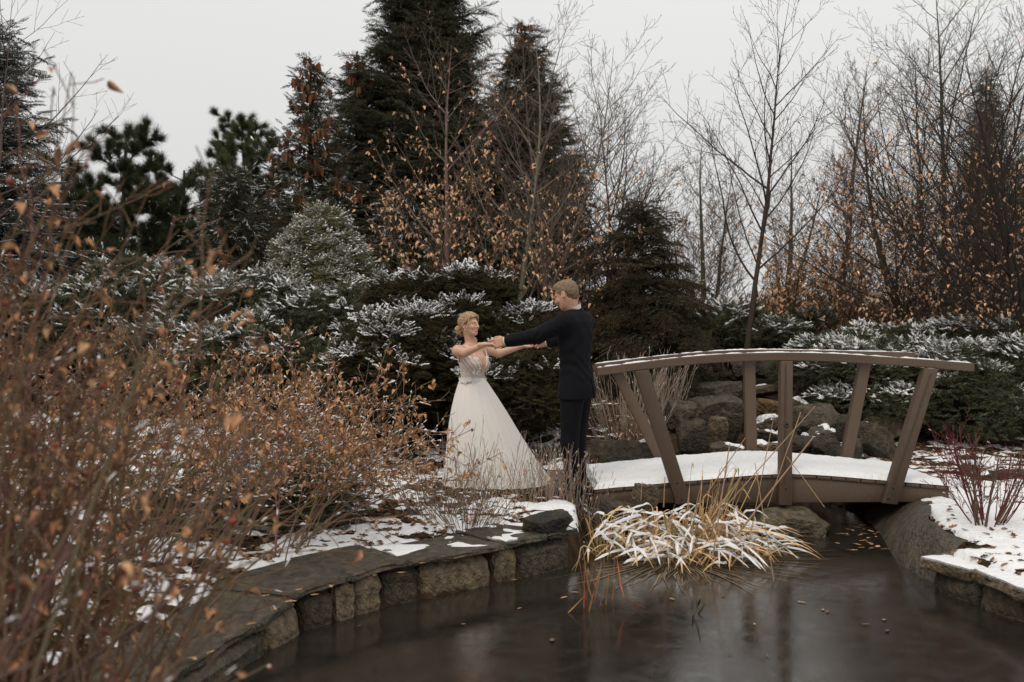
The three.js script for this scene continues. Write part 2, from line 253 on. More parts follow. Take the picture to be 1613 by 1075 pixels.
{ // the wall round the left of the pond
  const w = pathAlong(WALL), t = thing('stone_wall', 'low curved stone wall with dark slate caps along the left edge of the pond', 'wall', V(0, 0, 0));
  const norm = (s) => { const a = w.f(s - .08), b = w.f(s + .08), L = Math.hypot(b[0] - a[0], b[1] - a[1]); return [-(b[1] - a[1]) / L, (b[0] - a[0]) / L]; };   // away from the water
  const sAt = (px) => { let best = 0, e = 1e9; for (let s = 0; s < w.L; s += .01) { const q = w.f(s), x = 806.5 + q[0] / q[1] * FPX; if (q[1] > 4.2 && Math.abs(x - px) < e) { e = Math.abs(x - px); best = s; } } return best; };
  const joints = [0, .45, .9, 1.4, 1.85, sAt(420), sAt(475), sAt(525), sAt(560), sAt(606), sAt(665), sAt(779), sAt(819), w.L - .01];
  for (let k = 0; k < joints.length - 1; k++) {
    const s0 = joints[k], s1 = joints[k + 1], a = w.f(s0), b = w.f(s1), L = Math.hypot(b[0] - a[0], b[1] - a[1]), col = [DARK, TAN, BROWN, TAN, SLATE, TAN, BROWN, TAN, TAN, BROWN, TAN, TAN, SLATE][k];
    const g = block(L - .012, .058 + wallTop((a[1] + b[1]) / 2) + .008 * (k % 3), .3, 11 + k, col.map((x) => x * 1.05), .35), n = norm((s0 + s1) / 2);
    const m = mesh('stone', g, M.rock, t); m.position.set((a[0] + b[0]) / 2 + n[0] * .145, -.10, -((a[1] + b[1]) / 2 + n[1] * .145)); m.rotation.y = Math.atan2(b[1] - a[1], b[0] - a[0]);
  }
  const caps = [0, .7, 1.35, 1.95, sAt(475) - .12, sAt(560) - .05, sAt(640), sAt(791), sAt(861), w.L + .03];
  for (let k = 0; k < caps.length - 1; k++) {
    const s0 = caps[k] + .006, s1 = caps[k + 1] - .006, F = [], B = [], over = -.035 + .014 * (k % 2), wide = .46 + .05 * ((k * 7) % 3) - (k === 8 ? .1 : 0);
    for (let j = 0; j <= 4; j++) { const s = lerp(s0, s1, j / 4), q = w.f(Math.min(s, w.L)), n = norm(clamp(s, .1, w.L - .1)); F.push([q[0] + n[0] * over, q[1] + n[1] * over]); B.push([q[0] + n[0] * wide, q[1] + n[1] * wide]); }
    const top = (d) => wallTop(d) + .004 + .006 * ((k * 5) % 3), g = slab([...F, ...B.reverse()], top, (.036 + .01 * (k % 2)), 40 + k, SLATE, .22);
    mesh('cap_slab', g, M.rock, t);
    if (k >= 6) { const s = snowOn(g, 3 + k, .012, k === 8 ? -.06 : -.2, .9); if (s) tag(mesh('snow', s, M.snow, t), null, null, null, 'stuff'); }
  }
}
{ // slabs and stones at the right edge
  const t = thing('stone_edging', 'snow dusted flagstone edging on dark stones at the lower right of the pond', 'edging');
  const A = [[2.585, 6.30], [2.77, 6.45], [3.04, 6.53], [3.5, 6.35], [3.42, 6.12], [2.75, 5.97]], B = [[2.76, 5.95], [3.43, 6.10], [3.75, 5.7], [3.7, 4.8], [3.02, 5.0], [2.80, 5.52]];
  const C = [[3.03, 4.98], [3.72, 4.78], [4.1, 4.1], [3.42, 4.05]];
  [A, B, C].forEach((o, k) => { const g = slab(o, .205 + .012 * k, .075, 70 + k, TAN.map((x) => x * .7), .3); mesh('cap_slab', g, M.rock, t); const s = snowOn(g, 31 + k, .009, k ? .5 : .22, .9); if (s) tag(mesh('snow', s, M.snow, t), null, null, null, 'stuff'); });
  const P = [[2.70, 6.34], [2.80, 5.93], [2.93, 5.52], [3.15, 4.9], [3.5, 4.2]];
  for (let k = 0; k < P.length - 1; k++) { const a = P[k], b = P[k + 1], L = Math.hypot(b[0] - a[0], b[1] - a[1]), m = mesh('stone', block(L + .02, .26, .34, 80 + k, k ? BROWN : DARK, .55), M.rock, t), nx = (b[1] - a[1]) / L, nd = -(b[0] - a[0]) / L; m.position.set((a[0] + b[0]) / 2 - nx * .15, -.1, -((a[1] + b[1]) / 2 - nd * .15)); m.rotation.y = Math.atan2(b[1] - a[1], b[0] - a[0]); }
}
{ // the bare sloping liner on the right bank
  const foot = [[3.2, 9.3], [3.05, 8.75], [3.00, 8.3], [2.84, 7.6], [2.71, 7.03], [2.70, 6.62], [2.72, 6.38]], top = [[3.75, 9.2], [3.62, 8.75], [3.5, 8.3], [3.27, 7.75], [3.02, 7.2], [2.95, 6.75], [3.0, 6.5]];
  const f = pathAlong(foot), u = pathAlong(top), n = 60, m = 18, P = [], I = [], U = [];
  for (let i = 0; i <= n; i++) for (let j = 0; j <= m; j++) {
    const a = f.f(f.L * i / n), b = u.f(u.L * i / n), t = j / m, x = lerp(a[0], b[0], t), d = lerp(a[1], b[1], t), dip = .05 * Math.exp(-(((i / n - .83) / .07) ** 2 + ((t - .55) / .25) ** 2));
    P.push(x + .02 * fbm(x * 3, 1, d * 3, 3), -.05 + (.325) * Math.pow(Math.sin(t * 1.5708), .9) + .018 * fbm(x * 3.5, 5, d * 3.5, 3) - dip, -d); U.push(f.L * i / n, t * .5);
    if (i < n && j < m) { const k = i * (m + 1) + j; I.push(k, k + 1, k + m + 1, k + 1, k + m + 2, k + m + 1); }
  }
  const g = new THREE.BufferGeometry(); g.setAttribute('position', new THREE.Float32BufferAttribute(P, 3)); g.setAttribute('uv', new THREE.Float32BufferAttribute(U, 2)); g.setIndex(I); g.computeVertexNormals(); struct('bank_liner', g, M.liner);
}
// ---------------------------------------------------------------- single rocks: px of the middle of the base, px width and height, distance
function rock(label, px, py, D, w, h, seed, { base = DARK, moss = .3, deep = .8, turn = 0, tilt = 0, snow = null, y = null, name = 'boulder', group } = {}) {
  const k = D / FPX, p = at(px, py, D), rx = w * k / 2, ry = h * k * .72, g = boulder(rx * 1.12, ry, rx * deep, seed, base, moss), t = thing(name, label, 'rock', V(p.x, y ?? p.y, p.z), turn, group);
  if (tilt) g.rotateZ(tilt); g.translate(0, ry * .42, 0);
  mesh('stone', g, M.rock, t);
  if (snow !== null) { const s = snowOn(g, seed, .03, snow); if (s) tag(mesh('snow', s, M.snow, t), null, null, null, 'stuff'); }
  return t;
}
rock('black angular rock sitting on the end of the left pond wall', 864, 836, 6.85, 96, 34, 5, { moss: .2, base: [.026, .022, .016], deep: .55, turn: .3, tilt: .22 });
rock('large flat tan rock lying in the water under the footbridge', 1254, 838, 8.05, 128, 44, 8, { base: [.17, .145, .10], moss: .5, deep: .75, y: .005 });
rock('small upright grey rock leaning against the bridge beam behind the reeds', 1012, 806, 7.9, 48, 52, 13, { base: TAN.map((x) => x * .55), moss: .3 });
rock('low grey stone between the pond wall and the left end of the bridge', 968, 812, 7.75, 62, 30, 14, { base: SLATE });
rock('dark long ledge rock behind the groom at the left end of the bridge', 985, 742, 9.75, 125, 55, 15, { base: DARK, moss: .35, deep: .5, snow: -.3 });
rock('low brown earth-stained rock right beside the groom\'s knees', 872, 742, 9.9, 95, 46, 27, { base: [.05, .036, .024], moss: .1, deep: .5 });
const G = 'boulders of the dry cascade behind the bridge';
[
  ['flat topped boulder at the head of the left cascade pile', 1128, 636, 12.6, 92, 40, 16, { base: SLATE, moss: .3 }],
  ['broad leaning boulder in the middle of the left cascade pile', 1128, 664, 11.9, 110, 46, 17, { base: SLATE }],
  ['upright blunt boulder with mossy yellow face in the left cascade pile', 1131, 694, 11.2, 36, 46, 18, { base: TAN.map((x) => x * .6), moss: .8 }],
  ['big square dark boulder nearest the left post of the bridge', 1090, 716, 10.8, 56, 64, 19, { base: SLATE.map((x) => x * .8), moss: .25 }],
  ['small grey boulder wedged behind the square dark one', 1076, 664, 11.8, 56, 40, 20, { base: SLATE, moss: .1 }],
  ['dark boulder at the right foot of the left cascade pile', 1152, 690, 11.3, 34, 50, 21, { base: DARK }],
  ['small stone beside the rear middle post of the bridge', 1166, 662, 12, 36, 30, 22, { base: SLATE, moss: .1 }],
  ['flat stepping stone with snow just behind the deck on the left', 1146, 713, 10.6, 66, 18, 23, { base: SLATE.map((x) => x * 1.2), moss: .15, snow: -.2 }],
  ['ochre stained boulder seen between the two middle posts', 1210, 650, 12.4, 46, 26, 24, { base: [.22, .14, .055], moss: .2 }],
  ['flat grey ledge stone with snow between the middle posts', 1212, 674, 11.8, 62, 20, 25, { base: SLATE.map((x) => x * 1.3), snow: -.05, moss: .1 }],
  ['thin ledge stone just above the deck between the middle posts', 1206, 692, 11.3, 60, 18, 26, { base: SLATE.map((x) => x * 1.2), snow: -.15, moss: .1 }],
  ['low pale step stone touching the snowy deck between the middle posts', 1212, 710, 10.8, 74, 16, 28, { base: TAN.map((x) => x * .8), snow: -.2, moss: .1 }],
  ['large smooth grey boulder right of the middle post', 1284, 684, 11.4, 100, 56, 29, { base: SLATE.map((x) => x * 1.15), moss: .35 }],
  ['dark boulder on the right shoulder of the large grey one', 1322, 684, 11.3, 44, 40, 30, { base: DARK, moss: .3 }],
  ['wedge stone with a thick snow cap low in the right cascade pile', 1290, 696, 10.9, 66, 26, 31, { base: SLATE, snow: .25, deep: .7 }],
  ['blunt black stone under the snow capped wedge, left side', 1262, 714, 10.7, 44, 32, 32, { base: DARK, moss: .2 }],
  ['blunt black stone under the snow capped wedge, right side', 1300, 716, 10.6, 48, 36, 33, { base: DARK, moss: .3 }],
  ['grey stone at the foot of the rear right post', 1345, 716, 10.6, 34, 30, 34, { base: SLATE, snow: -.2 }],
  ['long tilted black slab with snow between the two right posts', 1382, 708, 10.7, 70, 42, 35, { base: DARK, tilt: -.5, snow: -.05, deep: .6 }],
  ['flat tan slab leaning behind the right post of the bridge', 1395, 682, 11.8, 92, 34, 36, { base: TAN.map((x) => x * .8), tilt: -.35, moss: .3, deep: .6 }],
  ['small brown stacked stone right of the middle post', 1255, 648, 12.2, 38, 24, 37, { base: BROWN, snow: -.2, moss: .2 }],
  ['rounded brown stone below the juniper, right of the middle post', 1278, 634, 12.7, 54, 26, 38, { base: BROWN, moss: .2 }],
  ['grey pointed boulder high up behind the bridge rail', 1172, 592, 14, 52, 30, 39, { base: SLATE, moss: .4 }],
  ['square mossy boulder behind the rear middle post', 1202, 592, 14, 42, 28, 44, { base: DARK, moss: .5 }],
  ['flat mossy ledge behind the dry grass tuft', 1140, 600, 14.2, 90, 16, 45, { base: SLATE, moss: .7, deep: .5 }],
  ['long low ledge stone at the top of the cascade', 1200, 622, 13.2, 110, 18, 46, { base: TAN.map((x) => x * .7), moss: .3, deep: .5, snow: -.3 }],
  ['dark stone at the water edge behind the dogwood', 1580, 768, 9.4, 90, 34, 47, { base: DARK, moss: .2, deep: .5, snow: -.35 }],
].forEach(([l, ...a]) => { a[6].group = G; rock(l, ...a); });
// ---------------------------------------------------------------- the footbridge
{
  const DF = 8.2, DR = 9.45, t = thing('footbridge', 'small brown wooden footbridge with snowy deck and curved handrails over the pond', 'bridge', V(2.2, 0, -8.8)), o = V(2.2, 0, -8.8);
  const X = (px, D) => (px - 806.5) / FPX * D, Y = (py, D) => EYE - (py - HOR) / FPX * D, local = (x, y, z) => V(x - o.x, y, z - o.z);
  const xl = X(936, DF), xr = X(1494, DF), xm = X(1236, DF), BR = [.094, .060, .038];
  const deckY = (x) => { const l = clamp((x - xl) / (xm - xl)), r = clamp((xr - x) / (xr - xm)); return lerp(.335, .478, x < xm ? l : lerp(0, 1, r)) * 1 - (x >= xm ? (1 - r) * .0 : 0) + (x > xm ? (1 - r) * .03 : 0) - .012 * Math.exp(-(((x - xm) / .18) ** 2)); };
  const wob = (x, y, z) => .0022 * noise(x * 3, y * 40, z * 3);
  function board(pts2, z0, z1, col, seed = 1) {          // an outline in (x, y) given a thickness from z0 to z1, edges eased
    const s = new THREE.Shape(); pts2.forEach(([x, y], k) => k ? s.lineTo(x, y) : s.moveTo(x, y));
    const g = new THREE.ExtrudeGeometry(s, { depth: z1 - z0 - .012, bevelEnabled: true, bevelSize: .005, bevelThickness: .006, bevelOffset: -.005, bevelSegments: 2, steps: 1 }); g.translate(-o.x, 0, z0 + .006 - o.z);
    return woodColour(g, col, seed);
  }
  function woodColour(g, col, seed) { g = toCreasedNormals(g.index ? g.toNonIndexed() : g, .5); boxUV(g, 2.2); const p = g.attributes.position, c = new Float32Array(p.count * 3); for (let k = 0; k < p.count; k++) { const f = 1 + .22 * fbm(p.getX(k) * 2 + seed, p.getY(k) * 3, p.getZ(k) * 3, 3) + .16 * noise(p.getX(k) * 1.5, p.getY(k) * 45, seed) + .10 * noise(p.getX(k) * 14, p.getY(k) * 9, seed + 4); for (let j = 0; j < 3; j++) c[3 * k + j] = col[j] * f; } g.setAttribute('color', new THREE.BufferAttribute(c, 3)); return g; }
  const beam = (a, b) => { const top = [], n = 12; for (let k = 0; k <= n; k++) { const x = lerp(a, b, k / n); top.push([x, deckY(x) - .03]); } const yb = (x) => lerp(.222, .235, clamp((x - xl) / (xr - xl))); return [[a, yb(a)], [b, yb(b)], ...top.reverse()]; };
  for (const [D, nm] of [[DF, 'front'], [DR, 'rear']]) for (const [a, b] of [[xl, xm - .002], [xm + .002, xr]]) mesh('side_beam', board(beam(a, b), -D - .02, -D + .03, BR, a + D), M.wood, t);
  { // deck planks run across, under the snow
    const n = 24; for (let k = 0; k < n; k++) { const a = lerp(xl, xr, k / n) + .004, b = lerp(xl, xr, (k + 1) / n) - .004, ya = deckY(a) - .028, yb = deckY(b) - .028; mesh('deck_plank', board([[a, ya - .0005], [b, yb - .0005], [b, yb + .026], [a, ya + .026]], -DR + .0, -DF + .045, BR, k), M.wood, t); }
    const nx = 150, nz = 44, P = [], I = [];
    for (let i = 0; i <= nx; i++) for (let j = 0; j <= nz; j++) {
      const u = i / nx, v = j / nz, x = lerp(xl - .004, xr + .02, u), z = lerp(-DF + .046 + .004 * noise(u * 60, 3) + .006 * noise(u * 17, 8), -DR - .02 + .012 * noise(u * 50, 9), v), e = Math.min(v, 1 - v) * nz, eu = Math.min(u, 1 - u) * nx, top = .042 + .010 * fbm(x * 2.4, 4, z * 2.4, 3) + .0032 * noise(x * 22, 1, z * 22) + .002 * noise(x * 60, 7, z * 60);
      P.push(x - o.x, deckY(x) - .001 + top * clamp(.12 + .5 * Math.min(e, eu), 0, 1), z - o.z); if (i < nx && j < nz) { const k = i * (nz + 1) + j; I.push(k, k + nz + 1, k + 1, k + 1, k + nz + 1, k + nz + 2); }
    }
    const g = new THREE.BufferGeometry(); g.setAttribute('position', new THREE.Float32BufferAttribute(P, 3)); g.setIndex(I); g.computeVertexNormals(); boxUV(g); mesh('deck_snow', g, M.snow, t);
  }
  // handrails: bowed boards with a thin ridge of snow
  const rails = [[DF, [[940, 579], [1000, 571], [1070, 563], [1140, 557.5], [1236, 555], [1300, 556.5], [1380, 561], [1450, 566], [1528, 572]]], [DR, [[936, 573], [1000, 565], [1070, 557.5], [1130, 552.5], [1200, 550.5], [1260, 551], [1330, 552.5], [1390, 554], [1437, 555.5]]]];
  const railY = [];
  for (const [D, px] of rails) {
    const c = new THREE.CatmullRomCurve3(px.map(([x, y]) => V(X(x, D), Y(y, D), 0))), n = 48, P = [], I = [], top = [], zf = -D + .085, zb = -D - .055, th = .068;
    railY.push((x) => { let lo = 0, hi = 1; for (let k = 0; k < 20; k++) { const m = (lo + hi) / 2; c.getPoint(m).x < x ? lo = m : hi = m; } return c.getPoint(lo).y; });
    const sec = [[zf, -th + .006], [zf - .006, -th], [zb + .006, -th], [zb, -th + .006], [zb, -.006], [zb + .006, 0], [zf - .006, 0], [zf, -.006]];
    for (let k = 0; k <= n; k++) { const q = c.getPoint(k / n); top.push(q); sec.forEach(([z, y]) => P.push(q.x - o.x, q.y + y + wob(q.x, y, z), z - o.z)); }
    for (let k = 0; k < n; k++) for (let j = 0; j < 8; j++) { const a = k * 8 + j, b = k * 8 + (j + 1) % 8; I.push(a, b, a + 8, b, b + 8, a + 8); }
    for (const e of [0, n]) for (let j = 1; j < 7; j++) e ? I.push(e * 8, e * 8 + j, e * 8 + j + 1) : I.push(0, j + 1, j);
    const g = new THREE.BufferGeometry(); g.setAttribute('position', new THREE.Float32BufferAttribute(P, 3)); g.setIndex(I); g.computeVertexNormals();
    const r = mesh('handrail', woodColour(g, BR.map((x) => x * 1.1), D), M.wood, t);
    const S = [], J = [], m = 300, w = 7;
    for (let k = 0; k <= m; k++) { const q = c.getPoint(k / m), h = Math.min(1, Math.min(k, m - k) / 3) * Math.max(.001, .006 + .006 * noise(k * .16, D) + .0025 * noise(k * .9, 4)); for (let j = 0; j < w; j++) { const v = j / (w - 1), zz = lerp(zf - .002 + .003 * noise(k * .4, 2) - .004, zb + .006, v); S.push(q.x - o.x, q.y - .002 + h * Math.pow(Math.sin(Math.PI * clamp(v, .0, 1)), .45), zz - o.z); } }
    for (let k = 0; k < m; k++) for (let j = 0; j < w - 1; j++) { const a = k * w + j; J.push(a, a + w, a + 1, a + 1, a + w, a + w + 1); }
    const sg = new THREE.BufferGeometry(); sg.setAttribute('position', new THREE.Float32BufferAttribute(S, 3)); sg.setIndex(J); sg.computeVertexNormals(); boxUV(sg); mesh('snow', sg, M.snow, r);
  }
  // posts: foot px, head px, distance, on the outer faces of the beams
  const post = (fx, fy, hx, hy, D, z0, w, rail, label) => {
    const a = V(X(fx, D), Y(fy, D), 0), b = V(X(hx, D), Y(hy, D), 0), dx = b.x - a.x, dy = b.y - a.y, nx = w / 2 / Math.hypot(dx, dy) * Math.hypot(dx, dy) , yt = rail(b.x) - .069, slope = dx / dy;
    const topX = a.x + slope * (yt - a.y), m = (railY[D === DF ? 0 : 1](topX + .06) - railY[D === DF ? 0 : 1](topX - .06)) / .12;
    const q = [[a.x - nx, a.y + .0], [a.x + nx, a.y - slope * w * .35], [topX + nx, yt + m * nx], [topX - nx, yt - m * nx]];
    return mesh('post', board(q, z0, z0 + .085, BR.map((x) => x * (D === DF ? .95 : 1.1)), fx), M.wood, t);
  };
  const bolt = (p, px, py, D, z, r = .009) => { const g = new THREE.SphereGeometry(r, 10, 6).scale(1, 1, .6).translate(X(px, D) - o.x, Y(py, D), z - o.z); mesh('bolt', g, M.metal, p); };
  const f1 = post(1074, 792, 1008, 582, DF, -DF + .031, .115, railY[0]); bolt(f1, 1071, 784, DF, -DF + .118); bolt(f1, 1064, 758, DF, -DF + .118);
  const f2 = post(1233, 793, 1234, 566, DF, -DF + .031, .10, railY[0]); { const g = new THREE.TorusGeometry(.014, .006, 8, 16).translate(X(1233, DF) - o.x, Y(668, DF), -DF + .12 - o.z); mesh('bolt', g, M.metal, f2); } bolt(f2, 1233, 767, DF, -DF + .118);
  const f3 = post(1396, 790, 1460, 578, DF, -DF + .031, .115, railY[0]); bolt(f3, 1392, 782, DF, -DF + .118, .012); bolt(f3, 1400, 766, DF, -DF + .118);
  post(1052, 745, 972, 585, DR, -DR - .106, .105, railY[1]); post(1187, 745, 1182, 560, DR, -DR - .106, .105, railY[1]); post(1334, 740, 1368, 563, DR, -DR - .106, .105, railY[1]);
  // seam strips down the front posts
  const strip = (p, fx, fy, hx, hy) => { const a = V(X(fx, DF), Y(fy, DF), 0), b = V(X(hx, DF), Y(hy, DF), 0); const d = .006; mesh('batten', board([[a.x - d, a.y], [a.x + d, a.y], [b.x + d, b.y], [b.x - d, b.y]], -DF + .113, -DF + .121, BR.map((x) => x * .8), 3), M.wood, p); };
  strip(f2, 1231, 760, 1232, 572); strip(f3, 1402, 760, 1458, 588);
}
// ---------------------------------------------------------------- foliage units

function needles(b, a, e, n, len, w, col, R, spread = .8) {      // short needles round a twig from a to e
  const d = e.clone().sub(a), L = d.length(), t = d.clone().normalize(), s = V(0, 0, 0), q = V(0, 0, 0);
  for (let k = 0; k < n; k++) {
    const f = (k + R()) / n, p = a.clone().addScaledVector(d, f), an = R() * 6.2832; s.set(Math.cos(an), Math.sin(an), R() - .5); s.addScaledVector(t, -s.dot(t)).normalize();
    q.copy(t).multiplyScalar(.75).addScaledVector(s, spread).normalize(); const l = len * (.7 + .6 * R()) * (1 - .35 * f), side = V(0, 0, 0).crossVectors(q, s).normalize().multiplyScalar(w / 2), v = .7 + .6 * R();
    b.tri(p.clone().sub(side), p.clone().add(side), p.clone().addScaledVector(q, l), [col[0] * v, col[1] * v, col[2] * v]);
  }
  const sd = V(0, 0, 0).crossVectors(t, UP).normalize().multiplyScalar(w * .35); b.tri(a.clone().sub(sd), a.clone().add(sd), e, [col[0] * .9 + .01, col[1] * .75, col[2] * .7]);
}
function snowRidge(b, a, e, w, h, R, n = 3) {                     // a lumpy ridge of snow along a twig
  const d = e.clone().sub(a), t = d.clone().normalize(), sd = V(0, 0, 0).crossVectors(t, UP).normalize(), pts = [], c = [.84, .84, .85];
  for (let k = 0; k <= n; k++) { const f = k / n, p = a.clone().addScaledVector(d, f), q = (k === 0 ? .2 : k === n ? .45 : .55 + .9 * R()); pts.push([p.clone().addScaledVector(sd, -w * q), p.clone().addScaledVector(UP, h * q).addScaledVector(sd, (R() - .5) * w * .6), p.clone().addScaledVector(sd, w * q)]); }
  for (let k = 0; k < n; k++) { const [a0, a1, a2] = pts[k], [b0, b1, b2] = pts[k + 1]; b.quad(a0, b0, b1, a1, c); b.quad(a1, b1, b2, a2, c); }
}
function lump(b, p, rx, ry, rz, R) {                               // a small uneven cap of snow
  const n = 6, c = [.82, .815, .81], rows = [[1, -.15], [.92, .45], [.5, .9]], top = p.clone().add(V((R() - .5) * rx * .4, ry, (R() - .5) * rz * .4)), q = rows.map(([r, y]) => Array.from({ length: n }, (_, k) => { const a = (k + .3 * R()) / n * 6.2832, w = r * (.75 + .5 * R()); return p.clone().add(V(Math.cos(a) * rx * w, ry * y, Math.sin(a) * rz * w)); }));
  for (let j = 0; j < 2; j++) for (let k = 0; k < n; k++) { const m = (k + 1) % n; b.quad(q[j][k], q[j + 1][k], q[j + 1][m], q[j][m], c); }
  for (let k = 0; k < n; k++) b.tri(q[2][k], top, q[2][(k + 1) % n], c);
}
function spray({ seed = 1, pairs = 5, ang = .85, len = .5, nd = 12, nl = .06, nw = .02, col = [.03, .04, .022], droop = .1, jit = .2, snow = 0, sw = .03, sh = .035, spread = .8, arch = 0, lumps = 0 }) {
  const b = new MB(), R = rng(seed), S = [];
  const P = (x) => V(x, arch * x * (1 - x) * 2 - droop * x * x, 0);
  for (let k = 0; k < 3; k++) { const a = P(k / 3), e = P((k + 1) / 3); needles(b, a, e, Math.round(nd * .6), nl, nw, col, R, spread); S.push([a, e]); }
  for (let k = 0; k < pairs; k++) for (const s of [-1, 1]) {
    const x = .08 + .8 * (k + .5 * (s > 0) + .3 * R()) / pairs, l = len * (1 - x * .75) * (.75 + .5 * R()), an = ang + (R() - .5) * .4, a = P(x);
    const e = a.clone().add(V(Math.cos(an) * l, (R() - .5) * jit * l - droop * .5 * l + arch * l * .5, s * Math.sin(an) * l)); needles(b, a, e, Math.round(nd * (.5 + l)), nl, nw, col, R, spread); S.push([a.clone().lerp(e, .15), e]);
  }
  for (let k = 0; k < lumps; k++) { const [a, e] = S[Math.floor(R() * S.length)], q = a.clone().lerp(e, .45 + .5 * R()).add(V(0, nl * .35, 0)), z = .6 + .8 * R(); lump(b, q, .115 * z, .07 * z, .09 * z, R); }
  for (const [a, e] of S) if (R() < snow) snowRidge(b, a.clone().add(V(0, nl * .25, 0)), e.clone().add(V(0, nl * .25, 0)), sw * (.6 + .7 * R()), sh * (.6 + .8 * R()), R);
  return b.build();
}
function leafShape(seed, curl = .35, wide = .5) {                 // a dry curled leaf along +x, one unit long
  const b = new MB(), R = rng(seed), n = 4, P = []; 
  for (let k = 0; k <= n; k++) { const t = k / n, w = wide * .5 * Math.pow(Math.sin(Math.PI * Math.min(.98, .06 + t * .92)), .8) * (.9 + .2 * R()), y = -curl * t * t + .05 * (R() - .5), lift = w * (.55 + .4 * R()); P.push([V(t, y + lift, -w), V(t, y, 0), V(t, y + lift * (.6 + .6 * R()), w)]); }
  for (let k = 0; k < n; k++) for (const j of [0, 1]) { const v = .85 + .3 * R(); b.quad(P[k][j], P[k + 1][j], P[k + 1][j + 1], P[k][j + 1], [v, v, v]); }
  return b.build();
}
const LEAFS = [leafShape(5, .3, .55), leafShape(9, .55, .5)];
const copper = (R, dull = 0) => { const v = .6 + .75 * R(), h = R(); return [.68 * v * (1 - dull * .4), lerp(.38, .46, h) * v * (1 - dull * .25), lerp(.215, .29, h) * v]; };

// ---------------------------------------------------------------- woody plants
function grow({ seed, start = V(0, 0, 0), dir = UP, L, r, lv, tint = [.13, .105, .085], fine = [.11, .083, .064], minR = .0016, out = new MB() }) {
  const R = rng(seed), nodes = [];
  const go = (level, p, d, len, rad) => {
    const c = lv[level], n = c.seg, path = [p.clone()], cur = p.clone(), dd = d.clone(); let az = R() * 6.2832;
    for (let k = 0; k < n; k++) { dd.add(V((R() - .5) * c.wob, (R() - .5) * c.wob + c.up, (R() - .5) * c.wob)).normalize(); if (c.droop) dd.y -= c.droop * (k / n), dd.normalize(); cur.addScaledVector(dd, len / n * (.85 + .3 * R())); path.push(cur.clone()); }
    const end = c.taper ?? .2, rt = (t) => Math.max(minR, rad * lerp(1, end, Math.pow(t, .9))), mixC = clamp((rad - .004) / .02), col = tint.map((x, k) => lerp(fine[k], x, mixC) * (.85 + .3 * R()));
    out.tube(path, rt, c.sides, col);
    const posAt = (t) => { const f = t * n, i = Math.min(n - 1, Math.floor(f)); return [path[i].clone().lerp(path[i + 1], f - i), path[i + 1].clone().sub(path[i]).normalize()]; };
    const nx = lv[level + 1];
    if (nx) {
      const m = Math.max(1, Math.round(nx.n ?? nx.per * len)), s0 = nx.start ?? .15, s1 = nx.end ?? .97;
      for (let k = 0; k < m; k++) {
        const t = lerp(s0, s1, (k + R()) / m), [q, td] = posAt(t); az += 2.4 + (R() - .5) * 1.2;
        const a = V(1, 0, 0); if (Math.abs(td.x) > .9) a.set(0, 0, 1); a.addScaledVector(td, -a.dot(td)).normalize(); const e = V(0, 0, 0).crossVectors(td, a), side = a.multiplyScalar(Math.cos(az)).addScaledVector(e, Math.sin(az));
        if (nx.flat) { side.y *= 1 - nx.flat; side.normalize(); }
        const an = nx.ang + (R() - .5) * (nx.aj ?? .4), cd = td.clone().multiplyScalar(Math.cos(an)).addScaledVector(side, Math.sin(an));
        const cl = (nx.abs ? nx.len : len * nx.len) * (nx.shape ? nx.shape(t) : 1 - .55 * t) * (.6 + .7 * R());
        if (cl > .02) go(level + 1, q, cd, cl, Math.min(rt(t) * .75, Math.max(minR, nx.r ? nx.r * cl : rt(t) * .6)));
      }
    }
    if (level >= lv.length - 2) for (let k = 1; k <= n; k++) nodes.push({ p: path[k], d: path[k].clone().sub(path[k - 1]).normalize(), level, tip: k === n });
  };
  go(0, start, dir, L, r); return { nodes, out, R };
}
function leavesOn(nodes, R, n, size, parent, keep, dull = 0, tone = [1, 1, 1], name = 'dry_leaves', kind = 'stuff') {
  const I = LEAFS.map((g) => new Inst(g, M.leaf)), ok = nodes.filter((q) => R() < (keep ? keep(q) : 1)); if (!ok.length) return;
  for (let k = 0; k < n; k++) { const q = ok[Math.floor(R() * ok.length)], a = R() * 6.2832, d = V(Math.cos(a), -.9 * R() - .1, Math.sin(a)), s = size * (.6 + .7 * R()); I[k % 2].add(basis(q.p.clone().add(V((R() - .5) * .03, (R() - .5) * .03, (R() - .5) * .03)), d, V(R() - .5, 1, R() - .5), s, (R() - .5) * 2), copper(R, dull).map((x, j) => x * tone[j])); }
  I.forEach((i) => i.build(name, parent, kind));
}
const heightTo = (px, pyTop, D, lean = 0) => { const p = at(px, pyTop, D), g = ground(p.x, D); return [g, p.y - g.y]; };
